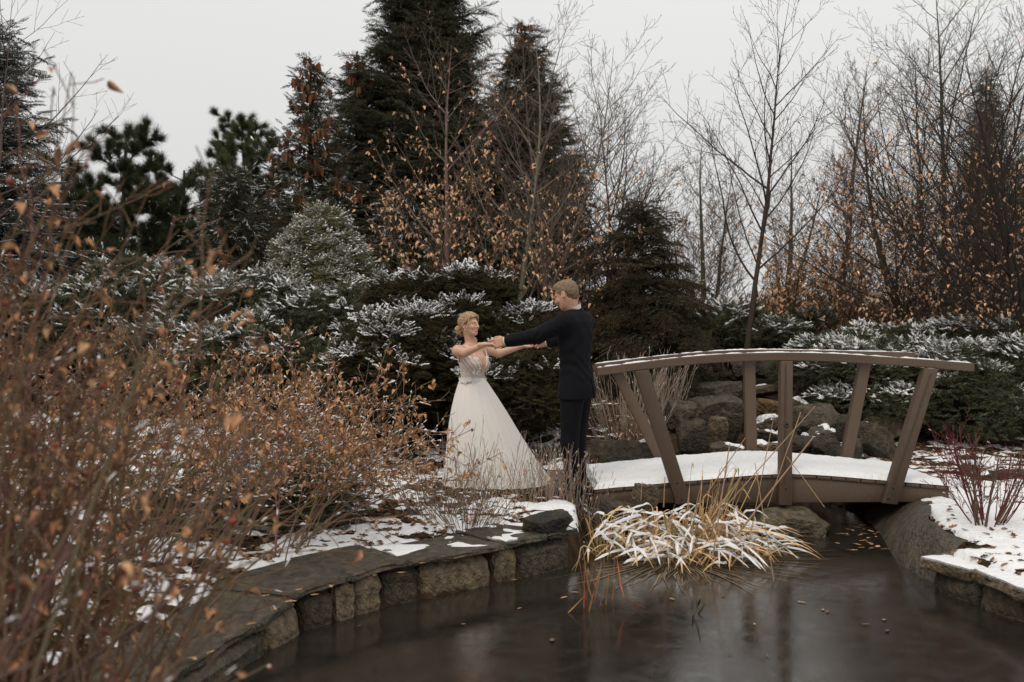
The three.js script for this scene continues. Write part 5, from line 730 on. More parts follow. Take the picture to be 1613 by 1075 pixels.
// ---------------------------------------------------------------- the couple: smooth fields meshed with surface nets
function net(f, lo, hi, cell, colour) {
  const n = [0, 1, 2].map((k) => Math.ceil((hi.getComponent(k) - lo.getComponent(k)) / cell) + 1), [nx, ny, nz] = n, F = new Float32Array(nx * ny * nz), id = (i, j, k) => (k * ny + j) * nx + i, q = V(0, 0, 0);
  for (let k = 0; k < nz; k++) for (let j = 0; j < ny; j++) for (let i = 0; i < nx; i++) F[id(i, j, k)] = f(q.set(lo.x + i * cell, lo.y + j * cell, lo.z + k * cell));
  const P = [], I = [], at = new Int32Array(nx * ny * nz).fill(-1), E = [[0, 1], [2, 3], [4, 5], [6, 7], [0, 2], [1, 3], [4, 6], [5, 7], [0, 4], [1, 5], [2, 6], [3, 7]];
  for (let k = 0; k < nz - 1; k++) for (let j = 0; j < ny - 1; j++) for (let i = 0; i < nx - 1; i++) {
    const c = []; let m = 0; for (let b = 0; b < 8; b++) { const v = F[id(i + (b & 1), j + ((b >> 1) & 1), k + (b >> 2))]; c.push(v); if (v < 0) m++; } if (m === 0 || m === 8) continue;
    let x = 0, y = 0, z = 0, t = 0; for (const [a, b] of E) if ((c[a] < 0) !== (c[b] < 0)) { const s = c[a] / (c[a] - c[b]); x += lerp(a & 1, b & 1, s); y += lerp((a >> 1) & 1, (b >> 1) & 1, s); z += lerp(a >> 2, b >> 2, s); t++; }
    at[id(i, j, k)] = P.length / 3; P.push(lo.x + (i + x / t) * cell, lo.y + (j + y / t) * cell, lo.z + (k + z / t) * cell);
  }
  const quad = (a, b, c, d, flip) => { if (a < 0 || b < 0 || c < 0 || d < 0) return; flip ? I.push(a, c, b, a, d, c) : I.push(a, b, c, a, c, d); };
  for (let k = 1; k < nz - 1; k++) for (let j = 1; j < ny - 1; j++) for (let i = 1; i < nx - 1; i++) { const v = F[id(i, j, k)] < 0;
    if (v !== F[id(i + 1, j, k)] < 0) quad(at[id(i, j - 1, k - 1)], at[id(i, j, k - 1)], at[id(i, j, k)], at[id(i, j - 1, k)], !v);
    if (v !== F[id(i, j + 1, k)] < 0) quad(at[id(i - 1, j, k - 1)], at[id(i - 1, j, k)], at[id(i, j, k)], at[id(i, j, k - 1)], !v);
    if (v !== F[id(i, j, k + 1)] < 0) quad(at[id(i - 1, j - 1, k)], at[id(i, j - 1, k)], at[id(i, j, k)], at[id(i - 1, j, k)], !v); }
  const g = new THREE.BufferGeometry(); g.setAttribute('position', new THREE.Float32BufferAttribute(P, 3)); g.setIndex(I); 
  const N = new Float32Array(P.length), C = new Float32Array(P.length), e = cell * .5, w = V(0, 0, 0), F3 = (x, y, z) => f(w.set(x, y, z));
  for (let k = 0; k < P.length; k += 3) { const [x, y, z] = [P[k], P[k + 1], P[k + 2]], a = F3(x + e, y, z) - F3(x - e, y, z), b = F3(x, y + e, z) - F3(x, y - e, z), c = F3(x, y, z + e) - F3(x, y, z - e), l = Math.hypot(a, b, c) || 1; N[k] = a / l; N[k + 1] = b / l; N[k + 2] = c / l; const col = colour ? colour(q.set(x, y, z)) : [1, 1, 1]; C.set(col, k); }
  g.setAttribute('normal', new THREE.BufferAttribute(N, 3)); g.setAttribute('color', new THREE.BufferAttribute(C, 3)); boxUV(g, 1); return g;
}
const smin = (a, b, k) => { const h = Math.max(k - Math.abs(a - b), 0) / k; return Math.min(a, b) - h * h * k * .25; }, smax = (a, b, k) => -smin(-a, -b, k);
const cap = (p, a, b, r0, r1) => { const ex = b.x - a.x, ey = b.y - a.y, ez = b.z - a.z, px = p.x - a.x, py = p.y - a.y, pz = p.z - a.z, t = clamp((px * ex + py * ey + pz * ez) / (ex * ex + ey * ey + ez * ez)); return Math.hypot(px - ex * t, py - ey * t, pz - ez * t) - lerp(r0, r1, t); };
const ell = (p, c, r) => { const x = (p.x - c[0]) / r[0], y = (p.y - c[1]) / r[1], z = (p.z - c[2]) / r[2], k0 = Math.hypot(x, y, z), k1 = Math.hypot(x / r[0], y / r[1], z / r[2]); return k1 < 1e-9 ? -Math.min(...r) : k0 * (k0 - 1) / k1; };
const sph = (p, c, r) => Math.hypot(p.x - c[0], p.y - c[1], p.z - c[2]) - r;
function frame(o, fwd, up = UP) { const f = fwd.clone().normalize(), r = V(0, 0, 0).crossVectors(f, up).normalize(), u = V(0, 0, 0).crossVectors(r, f); // local x to the subject's right, y up, z forward
  return { o, r, u, f, in: (p, q) => { const x = p.x - o.x, y = p.y - o.y, z = p.z - o.z; return q.set(x * r.x + y * r.y + z * r.z, x * u.x + y * u.y + z * u.z, x * f.x + y * f.y + z * f.z); }, out: (x, y, z) => o.clone().addScaledVector(r, x).addScaledVector(u, y).addScaledVector(f, z) }; }
const profile = (rows) => (y) => { if (y <= rows[0][0]) return rows[0]; for (let k = 1; k < rows.length; k++) if (y <= rows[k][0]) { const t = (y - rows[k - 1][0]) / (rows[k][0] - rows[k - 1][0]), s = t * t * (3 - 2 * t); return rows[k].map((v, j) => lerp(rows[k - 1][j], v, lerp(t, s, .5))); } return rows.at(-1); };
const tower = (p, pr, y0, y1) => { const [, a, b, cx = 0, cz = 0] = pr(p.y), x = (p.x - cx) / a, z = (p.z - cz) / b, l = Math.hypot(x, z), d = (l - 1) * Math.min(a, b) * (l > 1 ? 1 : 1); return Math.max(d, y0 - p.y, p.y - y1); };
function headField(q, s, smile, slim) {                  // q in head axes, metres for a 0.235 m head
  const p = V(q.x / s, q.y / s * (q.y < 0 ? 1 + .10 * slim : 1), q.z / s), ax = Math.abs(p.x); const m = { x: ax, y: p.y, z: p.z };
  let d = ell(p, [0, .036, -.014], [.075, .088, .096]);
  d = smin(d, ell(p, [0, -.036, .030], [.058 - slim * .005, .084, .060]), .03);
  d = smin(d, cap(m, V(.046, -.03, .008), V(.018, -.094, .056), .020, .016), .025); d = smin(d, sph(p, [0, -.103, .064], .017 - slim * .002), .022);
  d = smin(d, sph(m, [.036, -.030 + smile * .004, .064], .021 + smile * .003), .02);
  d = smin(d, cap(m, V(.008, .024, .088), V(.040, .022, .076), .009, .008), .016);
  d = smax(d, -ell(m, [.032, .004, .104], [.017, .011, .017]), .014); d = smin(d, sph(m, [.031, .004, .078], .0125), .003);
  d = smin(d, cap(p, V(0, .020, .092), V(0, -.028, .110), .0085, .0125 - slim * .0015), .012); d = smin(d, sph(m, [.011, -.032, .098], .0085), .008);
  d = smin(d, cap(m, V(0, -.058, .0915), V(.020 + smile * .005, -.059 + smile * .006, .080), .0065, .003), .006); d = smin(d, cap(m, V(0, -.071, .089), V(.016, -.068 + smile * .004, .081), .0072, .003), .006);
  d = smax(d, -cap(m, V(0, -.0645, .098), V(.018 + smile * .006, -.0635 + smile * .006, .088), .0024 + smile * .0022, .0015), .003);
  let e = ell(m, [.079, -.002, -.008], [.010, .031, .019]); e = smax(e, -ell(m, [.086, .002, -.002], [.006, .017, .010]), .006); d = smin(d, e, .008);
  return d * s;
}
const skinTone = (base, s, brow, lip) => (q) => { const x = Math.abs(q.x / s), y = q.y / s, z = q.z / s, n = 1 + .06 * noise(q.x * 60, q.y * 60, q.z * 60); let c = base.map((v) => v * n);
  const mixTo = (t, k) => { c = c.map((v, j) => lerp(v, t[j], k)); };
  const ch = Math.hypot((x - .042) / .02, (y + .03) / .018); if (z > .03 && ch < 1) mixTo([base[0] * 1.02, base[1] * .80, base[2] * .76], (1 - ch) * .8);
  if (z > .06) { const ed = Math.hypot((x - .0315) / .0125, (y - .004) / .0062); if (ed < 1) { mixTo([.62, .58, .55], .9); if (Math.hypot(x - .031, (y - .004)) < .0058) mixTo([.05, .035, .025], 1); } else if (ed < 1.5 && y > .006) mixTo([.06, .035, .025], .85);
    if (Math.abs(y - .0235 - .10 * (x - .02) + 1.6 * Math.max(0, x - .036) ** 1.2) < .0036 && x > .012 && x < .048) mixTo(brow, .75);
    if (x < .024 && Math.abs(y + .0645 - .15 * x) < .0026) mixTo(lip.teeth ? [.72, .68, .62] : [.16, .05, .04], .95); else if (x < .027 && y < -.052 && y > -.079 && z > .076 && Math.abs(y + .065) < .012 * (1 - (x / .027) ** 2) + .001) mixTo(lip.c, .75); }
  return c; };
function handField(wrist, fwd, palm, thumbUp, s, curl, spreadK = 1) {   // four fingers from the palm and a thumb from its side
  const f = fwd.clone().normalize(), n = palm.clone().addScaledVector(f, -palm.dot(f)).normalize(), t = thumbUp.clone().addScaledVector(f, -thumbUp.dot(f)).addScaledVector(n, -thumbUp.dot(n)).normalize(), B = [];
  const P = (a, b, c) => wrist.clone().addScaledVector(f, a * s).addScaledVector(t, b * s).addScaledVector(n, c * s);
  const lens = [.070, .078, .073, .057], off = [.030, .010, -.010, -.029];
  for (let k = 0; k < 4; k++) {
    B.push([P(.006, off[k] * .62, 0), P(.088 - .004 * k, off[k], 0), .0155, .0125]);
    let a = -.1, q = P(.088 - .004 * k, off[k], 0), sp = off[k] * .9 * spreadK; const seg = [.46, .30, .24];
    for (let j = 0; j < 3; j++) { a += curl[k][j]; const d = f.clone().multiplyScalar(Math.cos(a)).addScaledVector(n, Math.sin(a)).addScaledVector(t, sp * Math.cos(a)).normalize(), e = q.clone().addScaledVector(d, lens[k] * seg[j] * s); B.push([q, e, .0098 - .001 * j, .0092 - .001 * j]); q = e; }
  }
  const b0 = P(.022, .022, .004), b1 = P(.056, .046, .014), b2 = P(.088, .052, .020), b3 = P(.112, .050, .022); B.push([P(.004, .004, 0), b0, .018, .016], [b0, b1, .016, .0125], [b1, b2, .0115, .0105], [b2, b3, .0105, .0085]);
  B.push([wrist.clone().addScaledVector(f, -.05 * s), P(.015, 0, 0), .023, .020]);
  const lo = V(1e9, 1e9, 1e9), hi = V(-1e9, -1e9, -1e9); for (const [a, b] of B) for (const v of [a, b]) { lo.min(v); hi.max(v); } lo.addScalar(-.035); hi.addScalar(.035);
  const fld = (p) => { let palmD = 1e3, d = 1e3; B.forEach(([a, b, r0, r1], k) => { const c = cap(p, a, b, r0 * s, r1 * s); const isPalm = (k < 16 && k % 4 === 0) || k === 16 || k === 17 || k === 20; if (isPalm) palmD = palmD > 1 ? c : smin(palmD, c, .012 * s); else d = smin(d, c, .004 * s); }); return smin(palmD, d, .007 * s); };
  return { fld, lo, hi };
}
const relaxed = [[.25, .35, .2], [.3, .4, .25], [.35, .45, .25], [.4, .45, .3]], grip = [[.55, .75, .45], [.65, .8, .5], [.7, .85, .5], [.75, .85, .5]];
M.skin = new THREE.MeshPhysicalMaterial({ vertexColors: true, roughness: .55, specularIntensity: .6 });
M.hair = new THREE.MeshPhysicalMaterial({ vertexColors: true, roughness: .5, specularIntensity: .7, side: THREE.DoubleSide });
M.suit = new THREE.MeshPhysicalMaterial({ color: rgb(.0062, .0062, .0085), roughness: .9, specularIntensity: .35, bumpMap: clothTex, bumpScale: .0006, sheen: .12, sheenColor: rgb(.06, .06, .08), sheenRoughness: .6 });
M.shirt = std({ color: rgb(.72, .71, .70), roughness: .8 }); M.shoe = std({ color: rgb(.012, .010, .009), roughness: .35 });
M.tulle = new THREE.MeshPhysicalMaterial({ vertexColors: true, roughness: .9, specularIntensity: .3, side: THREE.DoubleSide, sheen: .25, sheenColor: rgb(.6, .55, .5), sheenRoughness: .7 });
M.lace = new THREE.MeshPhysicalMaterial({ vertexColors: true, roughness: .85, specularIntensity: .35, side: THREE.DoubleSide });
const moved = (g, o) => g.translate(-o.x, -o.y, -o.z);

// where their hands meet
const HANDL = at(772, 541, 8.50), HANDR = at(845, 541, 9.02);
{ // the groom
  const foot = at(912, 500, 8.5), base = ground(foot.x, 8.5), H = base.y, t = thing('person', 'man in a dark navy suit, seen from behind, holding out both arms to the bride', 'person', base);
  const fwd = V(-.86, 0, -.51).normalize(), hip = V(foot.x - .02, H, -8.5), B = frame(hip, fwd), q = V(0, 0, 0);
  const pr = profile([[.80, .212, .156, 0, -.005], [.90, .203, .150, 0, -.005], [1.0, .184, .136, 0, 0], [1.12, .166, .122, 0, .012], [1.25, .182, .128, 0, .018], [1.38, .198, .134, 0, .014], [1.48, .200, .116, 0, .008], [1.54, .150, .095, 0, .010], [1.585, .085, .075, 0, .018], [1.63, .060, .06, 0, .03]]);
  const shL = B.out(-.185, 1.49, .0), shR = B.out(.185, 1.49, .02), wL = at(797, 538, 8.44), wR = at(864, 540, 8.96), elL = shL.clone().lerp(wL, .53).add(V(.01, -.035, .05)), elR = shR.clone().lerp(wR, .53).add(V(.02, -.04, -.02));
  const jacket = (p) => { B.in(p, q); let d = tower(q, pr, .835 + .012 * Math.sin(3 * q.x), 1.61); d = smin(d, cap(p, B.out(-.10, 1.52, 0), shL, .062, .078), .05); d = smin(d, cap(p, B.out(.10, 1.52, 0), shR, .062, .078), .05);
    const wr = (a) => .0065 * Math.sin(a * 80 + p.y * 60 + 9 * noise(p.x * 9, p.y * 9, p.z * 9)); const aL = smin(cap(p, shL, elL, .080, .064), cap(p, elL, wL, .064, .050), .02), aR = smin(cap(p, shR, elR, .080, .064), cap(p, elR, wR, .064, .050), .02), fL = Math.exp(-((p.distanceTo(elL) / .10) ** 2)) + .7 * Math.exp(-((p.distanceTo(shL) / .11) ** 2));
    d = smin(d, aL + wr(p.x) * fL, .035); d = smin(d, aR, .035); 
    const fold = Math.exp(-(((q.y - 1.10) / .13) ** 2)); B.in(p, q); d += .0045 * Math.exp(-(((q.y - 1.30) / .14) ** 2)) * Math.sin(q.y * 38 + Math.abs(q.x) * 42 + 2 * noise(p.x * 5, p.y * 5, p.z * 5)) + .0030 * fold * Math.sin(q.y * 60 + q.x * 45 + 3 * noise(p.x * 6, p.y * 6, p.z * 6)) + .003 * noise(p.x * 8, p.y * 5, p.z * 8); d += .0025 * Math.exp(-(((q.y - 1.40) / .09) ** 2)) * Math.sin(q.x * 50 + q.y * 25);
    d = smax(d, (Math.abs(q.x - .01) < .4 && q.z < 0 && q.y < 1.02 ? .0035 + (1.02 - q.y) * .02 - Math.abs(q.x - .012) : -1), .004);                     // vent
    d = Math.max(d, p.distanceTo(wL) < .12 ? ((p.x - wL.x) * (wL.x - elL.x) + (p.y - wL.y) * (wL.y - elL.y) + (p.z - wL.z) * (wL.z - elL.z)) / wL.distanceTo(elL) : -1);
    d = Math.max(d, p.distanceTo(wR) < .12 ? ((p.x - wR.x) * (wR.x - elR.x) + (p.y - wR.y) * (wR.y - elR.y) + (p.z - wR.z) * (wR.z - elR.z)) / wR.distanceTo(elR) : -1);
    return Math.max(d, -cap(p, B.out(0, 1.575, .035), B.out(0, 1.78, .10), .066, .075)); };
  mesh('jacket', moved(net(jacket, V(-.12, H + .78, -9.25), V(.92, H + 1.72, -8.05), .0095), base), M.suit, t);
  const kneeL = B.out(-.088, .47, .02), kneeR = B.out(.075, .47, .035), anL = B.out(-.075, .07, -.01), anR = B.out(.055, .07, .0);
  const trousers = (p) => { B.in(p, q); let d = smin(cap(p, B.out(-.085, .86, 0), kneeL, .104, .076), cap(p, kneeL, anL, .076, .070), .03), e = smin(cap(p, B.out(.085, .86, .01), kneeR, .104, .076), cap(p, kneeR, anR, .076, .070), .03); d = smin(d, e, .012); d = smin(d, ell(q, [0, .93, -.005], [.172, .14, .125]), .04); d += .003 * Math.sin(q.y * 38 + 6 * noise(p.x * 5, p.y * 4, p.z * 5)) * (.4 + sstep(.35, .1, q.y)); return Math.max(d, .055 - q.y, q.y - 1.02); };
  mesh('trousers', moved(net(trousers, V(.20, H, -8.95), V(.90, H + 1.05, -8.1), .011), base), M.suit, t);
  for (const [a, s] of [[anL, -1], [anR, 1]]) { const fld = (p) => { B.in(p, q); const c = B.in(a, V(0, 0, 0)), dx = q.x - c.x, dz = q.z - c.z; let d = smin(ell({ x: dx, y: q.y, z: dz }, [0, .045, .10], [.047, .042, .13]), ell({ x: dx, y: q.y, z: dz }, [0, .055, -.01], [.042, .05, .065]), .03); return Math.max(d, .004 - q.y); }; mesh('shoe', moved(net(fld, V(a.x - .3, H - .01, a.z - .3), V(a.x + .3, H + .13, a.z + .3), .010), base), M.shoe, t); }
  // head bent down towards the bride
  const headAt = at(891.5, 465, 8.47), look = V(-.86, -.36, -.42).normalize(), hf = frame(headAt, look), s = 1.0, SK = [.55, .31, .205];
  const neckLo = B.out(0, 1.50, .015), neckHi = hf.out(0, -.045, -.025);
  const hd = V(0, 0, 0), head = (p) => smin(headField(hf.in(p, hd), s, .5, 0), cap(p, neckLo, neckHi, .062, .056), .025);
  const inner = (p) => { B.in(p, q); let d = tower(q, (y) => pr(y).map((v, k) => k === 1 || k === 2 ? v - .03 : v), .97, 1.53); d = smin(d, smin(cap(p, shL, elL, .055, .043), cap(p, elL, wL, .043, .027), .02), .03); d = smin(d, smin(cap(p, shR, elR, .055, .043), cap(p, elR, wR, .043, .027), .02), .03); d = smin(d, cap(p, B.out(-.085, .88, 0), kneeL, .085, .06), .03); d = smin(d, cap(p, B.out(.085, .88, 0), kneeR, .085, .06), .03); d = smin(d, cap(p, kneeL, anL, .055, .04), .02); d = smin(d, cap(p, kneeR, anR, .055, .04), .02); return smin(d, cap(p, neckLo, neckHi, .058, .054), .03); };
  const tone = skinTone(SK, s, [.20, .13, .075], { c: [.38, .17, .13] });
  const hl = handField(wL, HANDL.clone().sub(wL).add(V(0, -.012, 0)), V(.05, -.25, -1), V(.05, 1, .1), 1.08, [[.12, .3, .2], [.25, .4, .25], [.38, .5, .3], [.5, .55, .3]]), hr = handField(wR, HANDR.clone().sub(wR), V(-.1, -.3, .9), V(0, 1, .1), 1.02, grip);
  const skin = mergeGeometries([net(inner, V(-.14, H, -9.25), V(.9, H + 1.62, -8.05), .016, () => SK), net(head, headAt.clone().addScalar(-.19), headAt.clone().addScalar(.17), .0042, (p) => tone(hf.in(p, hd))), net(hl.fld, hl.lo, hl.hi, .0036, () => SK), net(hr.fld, hr.lo, hr.hi, .0036, () => SK)]);
  mesh('body', moved(skin, base), M.skin, t);
  const hair = (p) => { hf.in(p, hd); const k = V(hd.x / s, hd.y / s, hd.z / s), ax = Math.abs(k.x); let d = ell(k, [0, .036, -.020], [.0790, .0915, .1000]); d = smin(d, ell(k, [0, .088, .036], [.052, .034, .056]), .03); d = smin(d, ell(k, [0, -.02, -.062], [.058, .055, .048]), .03);
    d += .0020 * Math.sin(k.x * 260 + k.z * 60 + 6 * noise(k.x * 30, k.y * 30, k.z * 30)) + .003 * noise(k.x * 70, k.y * 45, k.z * 70);
    const front = k.y > .055 ? k.z - .098 : k.z - lerp(.026, .060, sstep(.0, .055, k.y)), ear = Math.hypot((k.z + .008) / .026, (k.y + .002) / .034) - 1, low = -.075 + .9 * Math.max(0, k.z + .055) - k.y;
    d = Math.max(d, front, ax > .06 && k.y < .03 ? -ear * .02 : -1, low * .8); return d * s; };
  mesh('hair', moved(net(hair, headAt.clone().addScalar(-.16), headAt.clone().addScalar(.2), .0045, (p) => { hf.in(p, hd); const n = noise(hd.x * 160, hd.y * 40, hd.z * 90) * .25, side = sstep(.05, -.02, hd.y); return [lerp(.20, .14, side), lerp(.135, .092, side), lerp(.075, .055, side)].map((v) => v * (1 + n)); }), base), M.hair, t);
  // shirt collar and cuffs
  const tubeAt = (a, b, r0, r1, name, mat) => { const g = new MB(); g.tube([a, b], [r0, r1], 28, [1, 1, 1]); return mesh(name, moved(g.build(), base), mat, t); };
  const cb = B.out(0, 1.56, .028), ct = cb.clone().lerp(neckHi, .46).add(V(0, .012, 0)); tubeAt(cb, cb.clone().lerp(neckHi, .62).add(V(.004, .008, 0)), .0735, .0705, 'shirt_collar', M.shirt);
  const jc = (p) => { const e = cap(p, B.out(0, 1.565, .028), B.out(0, 1.595, .032), .080, .076); return Math.max(e, -cap(p, B.out(0, 1.49, .02), B.out(0, 1.79, .09), .0695, .0695), p.y - (H + 1.625) + .35 * (B.in(p, q).z - .02)); }; mesh('jacket_collar', moved(net(jc, B.out(0, 1.59, 0).addScalar(-.16), B.out(0, 1.59, 0).addScalar(.16), .006), base), M.suit, t);
  tubeAt(wL.clone().lerp(elL, .06), wL.clone().lerp(HANDL, .09), .0335, .033, 'shirt_cuff', M.shirt); tubeAt(wR.clone().lerp(elR, .06), wR.clone().lerp(HANDR, .10), .034, .0335, 'shirt_cuff', M.shirt);
}
{ // the bride
  const waist = at(744, 597, 9.0), base = ground(at(748, 500, 9.0).x, 9.0), H = base.y, t = thing('person', 'smiling woman with blond updo in a white tulle wedding dress, arms held out', 'person', base);
  const fwd = V(.80, 0, .60).normalize(), B = frame(V(waist.x, H, waist.z), fwd), q = V(0, 0, 0), SK = [.62, .375, .262], k0 = waist.y - H;      // k0 is about 0.95
  // body rows are measured from the ground; the chest leans a little back
  const pr = profile([[k0 - .05, .118, .098, 0, -.005], [k0, .110, .090, 0, 0], [k0 + .06, .117, .098, 0, .004], [k0 + .13, .133, .118, 0, .012], [k0 + .19, .138, .112, 0, .006], [k0 + .25, .140, .088, 0, -.010], [k0 + .295, .10, .066, 0, -.012], [k0 + .33, .052, .050, 0, -.008], [k0 + .36, .046, .046, 0, -.004]]);
  const shR = at(721, 553, 8.90), shL = at(757, 549, 9.08), elR = at(732, 556, 8.665), wR = at(763, 543, 8.52), elL = at(786, 557, 9.13), wL = at(824, 545, 9.06);
  const bust = (p0) => smin(sph(p0, [.060, k0 + .135, .070], .058), sph(p0, [-.060, k0 + .135, .070], .058), .03);
  const torso = (p, grow = 0) => { B.in(p, q); let d = tower(q, pr, k0 - .03, k0 + .37); d = smin(d, bust(q), .04); return d - grow; };
  const headAt = at(739, 513, 8.96), look = V(.82, .12, .56).normalize(), hf = frame(headAt, look), s = .90, hd = V(0, 0, 0), neckHi = hf.out(0, -.05, -.022), neckLo = B.out(0, k0 + .30, -.012);
  const arms = (p) => { let d = smin(cap(p, shR, elR, .047, .037), cap(p, elR, wR, .037, .0235), .02); return Math.min(d, smin(cap(p, shL, elL, .047, .037), cap(p, elL, wL, .037, .0235), .02)); };
  const body = (p) => { let d = torso(p, -.003); d = smin(d, cap(p, B.out(.10, k0 + .262, -.01), shR, .045, .050), .035); d = smin(d, cap(p, B.out(-.10, k0 + .262, -.01), shL, .045, .050), .035); d = smin(d, arms(p), .025); d = smin(d, cap(p, neckLo, neckHi, .047, .043), .03);
    B.in(p, q); for (const x of [-.045, .045]) d = smin(d, smin(cap(p, B.out(x, k0 - .12, 0), B.out(x, .48, .01), .055, .05), cap(p, B.out(x, .48, .01), B.out(x, .06, 0), .055, .035), .02), .03); return d; };
  const head = (p) => smin(headField(hf.in(p, hd), s, 1, 1), cap(p, neckLo, neckHi, .047, .043), .022), tone = skinTone(SK, s, [.22, .14, .085], { c: [.50, .17, .15], teeth: true });
  const hr = handField(wR, V(.75, .05, .2), V(.1, -1, .1), V(-.1, .1, -1), .88, relaxed), hl = handField(wL, HANDR.clone().sub(wL).add(V(.03, .0, 0)), V(.1, -1, 0), V(0, .1, 1), .88, relaxed);
  const skin = mergeGeometries([net(body, V(-.72, H, -9.35), V(.13, H + 1.36, -8.42), .0115, () => SK), net(head, headAt.clone().addScalar(-.15), headAt.clone().addScalar(.15), .0036, (p) => tone(hf.in(p, hd))), net(hr.fld, hr.lo, hr.hi, .0034, () => SK), net(hl.fld, hl.lo, hl.hi, .0034, () => SK)]);
  mesh('body', moved(skin, base), M.skin, t);
  // bodice: nude lining with beaded white lace, a deep notch at the front
  const neckline = (x, z) => { const a = Math.abs(x); return z > 0 ? k0 + .02 + Math.min(.175, a * 2.6 + .02) + .010 * sstep(.06, .11, a) : k0 + .15; };
  const bodice = (p) => { const d = torso(p, .0055); B.in(p, q); return smax(d, q.y - neckline(q.x, q.z), .006); };
  const laceAt = (x, y) => { const a = Math.abs(x), u = (y - k0), ray = Math.abs(Math.sin((Math.atan2(u - .02 + .12, a + .03)) * 34)), bead = noise(x * 330, y * 330, 3); return .5 * sstep(.55, .95, ray) + .45 * sstep(.1, .55, bead) + .7 * sstep(.03, .0, Math.abs(u)) * sstep(-.4, .3, noise(x * 120, y * 120, 8)) + .5 * sstep(.10, .19, u) * sstep(-.1, .4, noise(x * 90, y * 90, 5)); };
  mesh('bodice', moved(net(bodice, B.out(0, k0 + .05, 0).addScalar(-.26), B.out(0, k0 + .1, 0).addScalar(.26), .0048, (p) => { B.in(p, q); const l = clamp(laceAt(Math.atan2(q.x, q.z + .05) * .13, q.y)); return [lerp(.52, .80, l), lerp(.40, .765, l), lerp(.315, .725, l)]; }), base), M.lace, t);
  for (const sd of [1, -1]) { const g = new MB(), P = [B.out(sd * .085, k0 + .185, .105), B.out(sd * .098, k0 + .25, .075), B.out(sd * .102, k0 + .305, .0), B.out(sd * .096, k0 + .25, -.078), B.out(sd * .085, k0 + .14, -.092)]; g.tube(smooth(P, 16), () => .0055, 6, [.8, .765, .72]); mesh('strap', moved(g.build(), base), M.lace, t); }
  { // lace flowers sewn round the waist and up the chest
    const R = rng(55), b = new MB(), put = (ang, y, sz) => { const pf = pr(y), o = B.out(pf[1] * 1.05 * Math.sin(ang), y, pf[2] * 1.06 * Math.cos(ang) + pf[4]), n = o.clone().sub(B.out(0, y, 0)).normalize(), u = V(0, 1, 0), r = V(0, 0, 0).crossVectors(u, n).normalize(), m = 5, a0 = R() * 6; o.addScaledVector(n, .010); for (let k = 0; k < m; k++) { const a = a0 + k / m * 6.2832, d = r.clone().multiplyScalar(Math.cos(a)).addScaledVector(u, Math.sin(a)), e = r.clone().multiplyScalar(-Math.sin(a)).addScaledVector(u, Math.cos(a)); b.quad(o, o.clone().addScaledVector(d, sz * .6).addScaledVector(e, sz * .28).addScaledVector(n, .003), o.clone().addScaledVector(d, sz).addScaledVector(n, .005), o.clone().addScaledVector(d, sz * .6).addScaledVector(e, -sz * .28).addScaledVector(n, .003), [.84, .81, .78]); } };
    for (let k = 0; k < 46; k++) put(k / 46 * 6.2832, k0 - .012 + .03 * (R() - .3), .018 + .012 * R()); for (let k = 0; k < 22; k++) { const sd = k % 2 ? 1 : -1; put(sd * (.28 + .5 * R()), k0 + .03 + .1 * R(), .012 + .008 * R()); }
    tag(mesh('lace_flowers', moved(b.build(), base), M.lace, t), null, null, null, 'stuff');
  }
  { // the skirt: gathered tulle falling to a short train on the right
    const n = 320, m = 46, P = [], C = [], I = [], c0 = B.out(0, k0 + .005, 0), hemC = at(778, 500, 9.12), R = rng(66), ph = [R() * 6, R() * 6, R() * 6, R() * 6];
    for (let j = 0; j <= m; j++) { const v = j / m, e = Math.pow(v, 1.0), y = lerp(k0 + .012, .012, v);
      for (let i = 0; i <= n; i++) { const a = i / n * 6.2832, ca = Math.cos(a), sa = Math.sin(a), rx = lerp(.108, .465, e) + .045 * Math.sin(Math.PI * Math.min(1, v * 1.1)) * (1 - v) , rz = lerp(.092, .40, e) + .04 * Math.sin(Math.PI * v) * (1 - v), cx = lerp(c0.x, hemC.x, Math.pow(v, 1.1)), cz = lerp(c0.z, hemC.z, Math.pow(v, 1.1));
        let f = .026 * Math.sin(a * 15 + ph[0] + 1.2 * Math.sin(a * 3 + ph[2])) + .016 * Math.sin(a * 29 + ph[1] + 1.6 * Math.sin(a * 2)) + .010 * Math.sin(a * 51 + ph[3] + v * .8) + .02 * noise(a * 6, 4, v * 1.2); f *= 1.0 * (.25 + .75 * v) * (1 + .35 * noise(a * 9, v * 3, 2));
        const tr = 1 + (ca > 0 ? .16 * v * v * ca * ca * ca : 0); let yy = y + (j > m - 4 ? .010 * noise(a * 8, v * 7) : 0);
        const x = cx + rx * (1 + f) * ca * tr, z = cz + rz * (1 + f) * sa; if (v > .9) yy = Math.max(yy, land(x, -z) - H + .008 + (1 - v) * .9); P.push(x - base.x, yy, z - base.z); const w = 1 + .03 * noise(a * 40, v * 6, 1), warm = .5 + .5 * noise(a * 7, v * 2, 6); C.push(.80 * w, lerp(.755, .775, warm) * w, lerp(.70, .735, warm) * w); } }
    for (let j = 0; j < m; j++) for (let i = 0; i < n; i++) { const a = j * (n + 1) + i; I.push(a, a + n + 1, a + 1, a + 1, a + n + 1, a + n + 2); }
    const g = new THREE.BufferGeometry(); g.setAttribute('position', new THREE.Float32BufferAttribute(P, 3)); g.setAttribute('color', new THREE.Float32BufferAttribute(C, 3)); g.setIndex(I); g.computeVertexNormals(); mesh('skirt', g, M.tulle, t);
  }
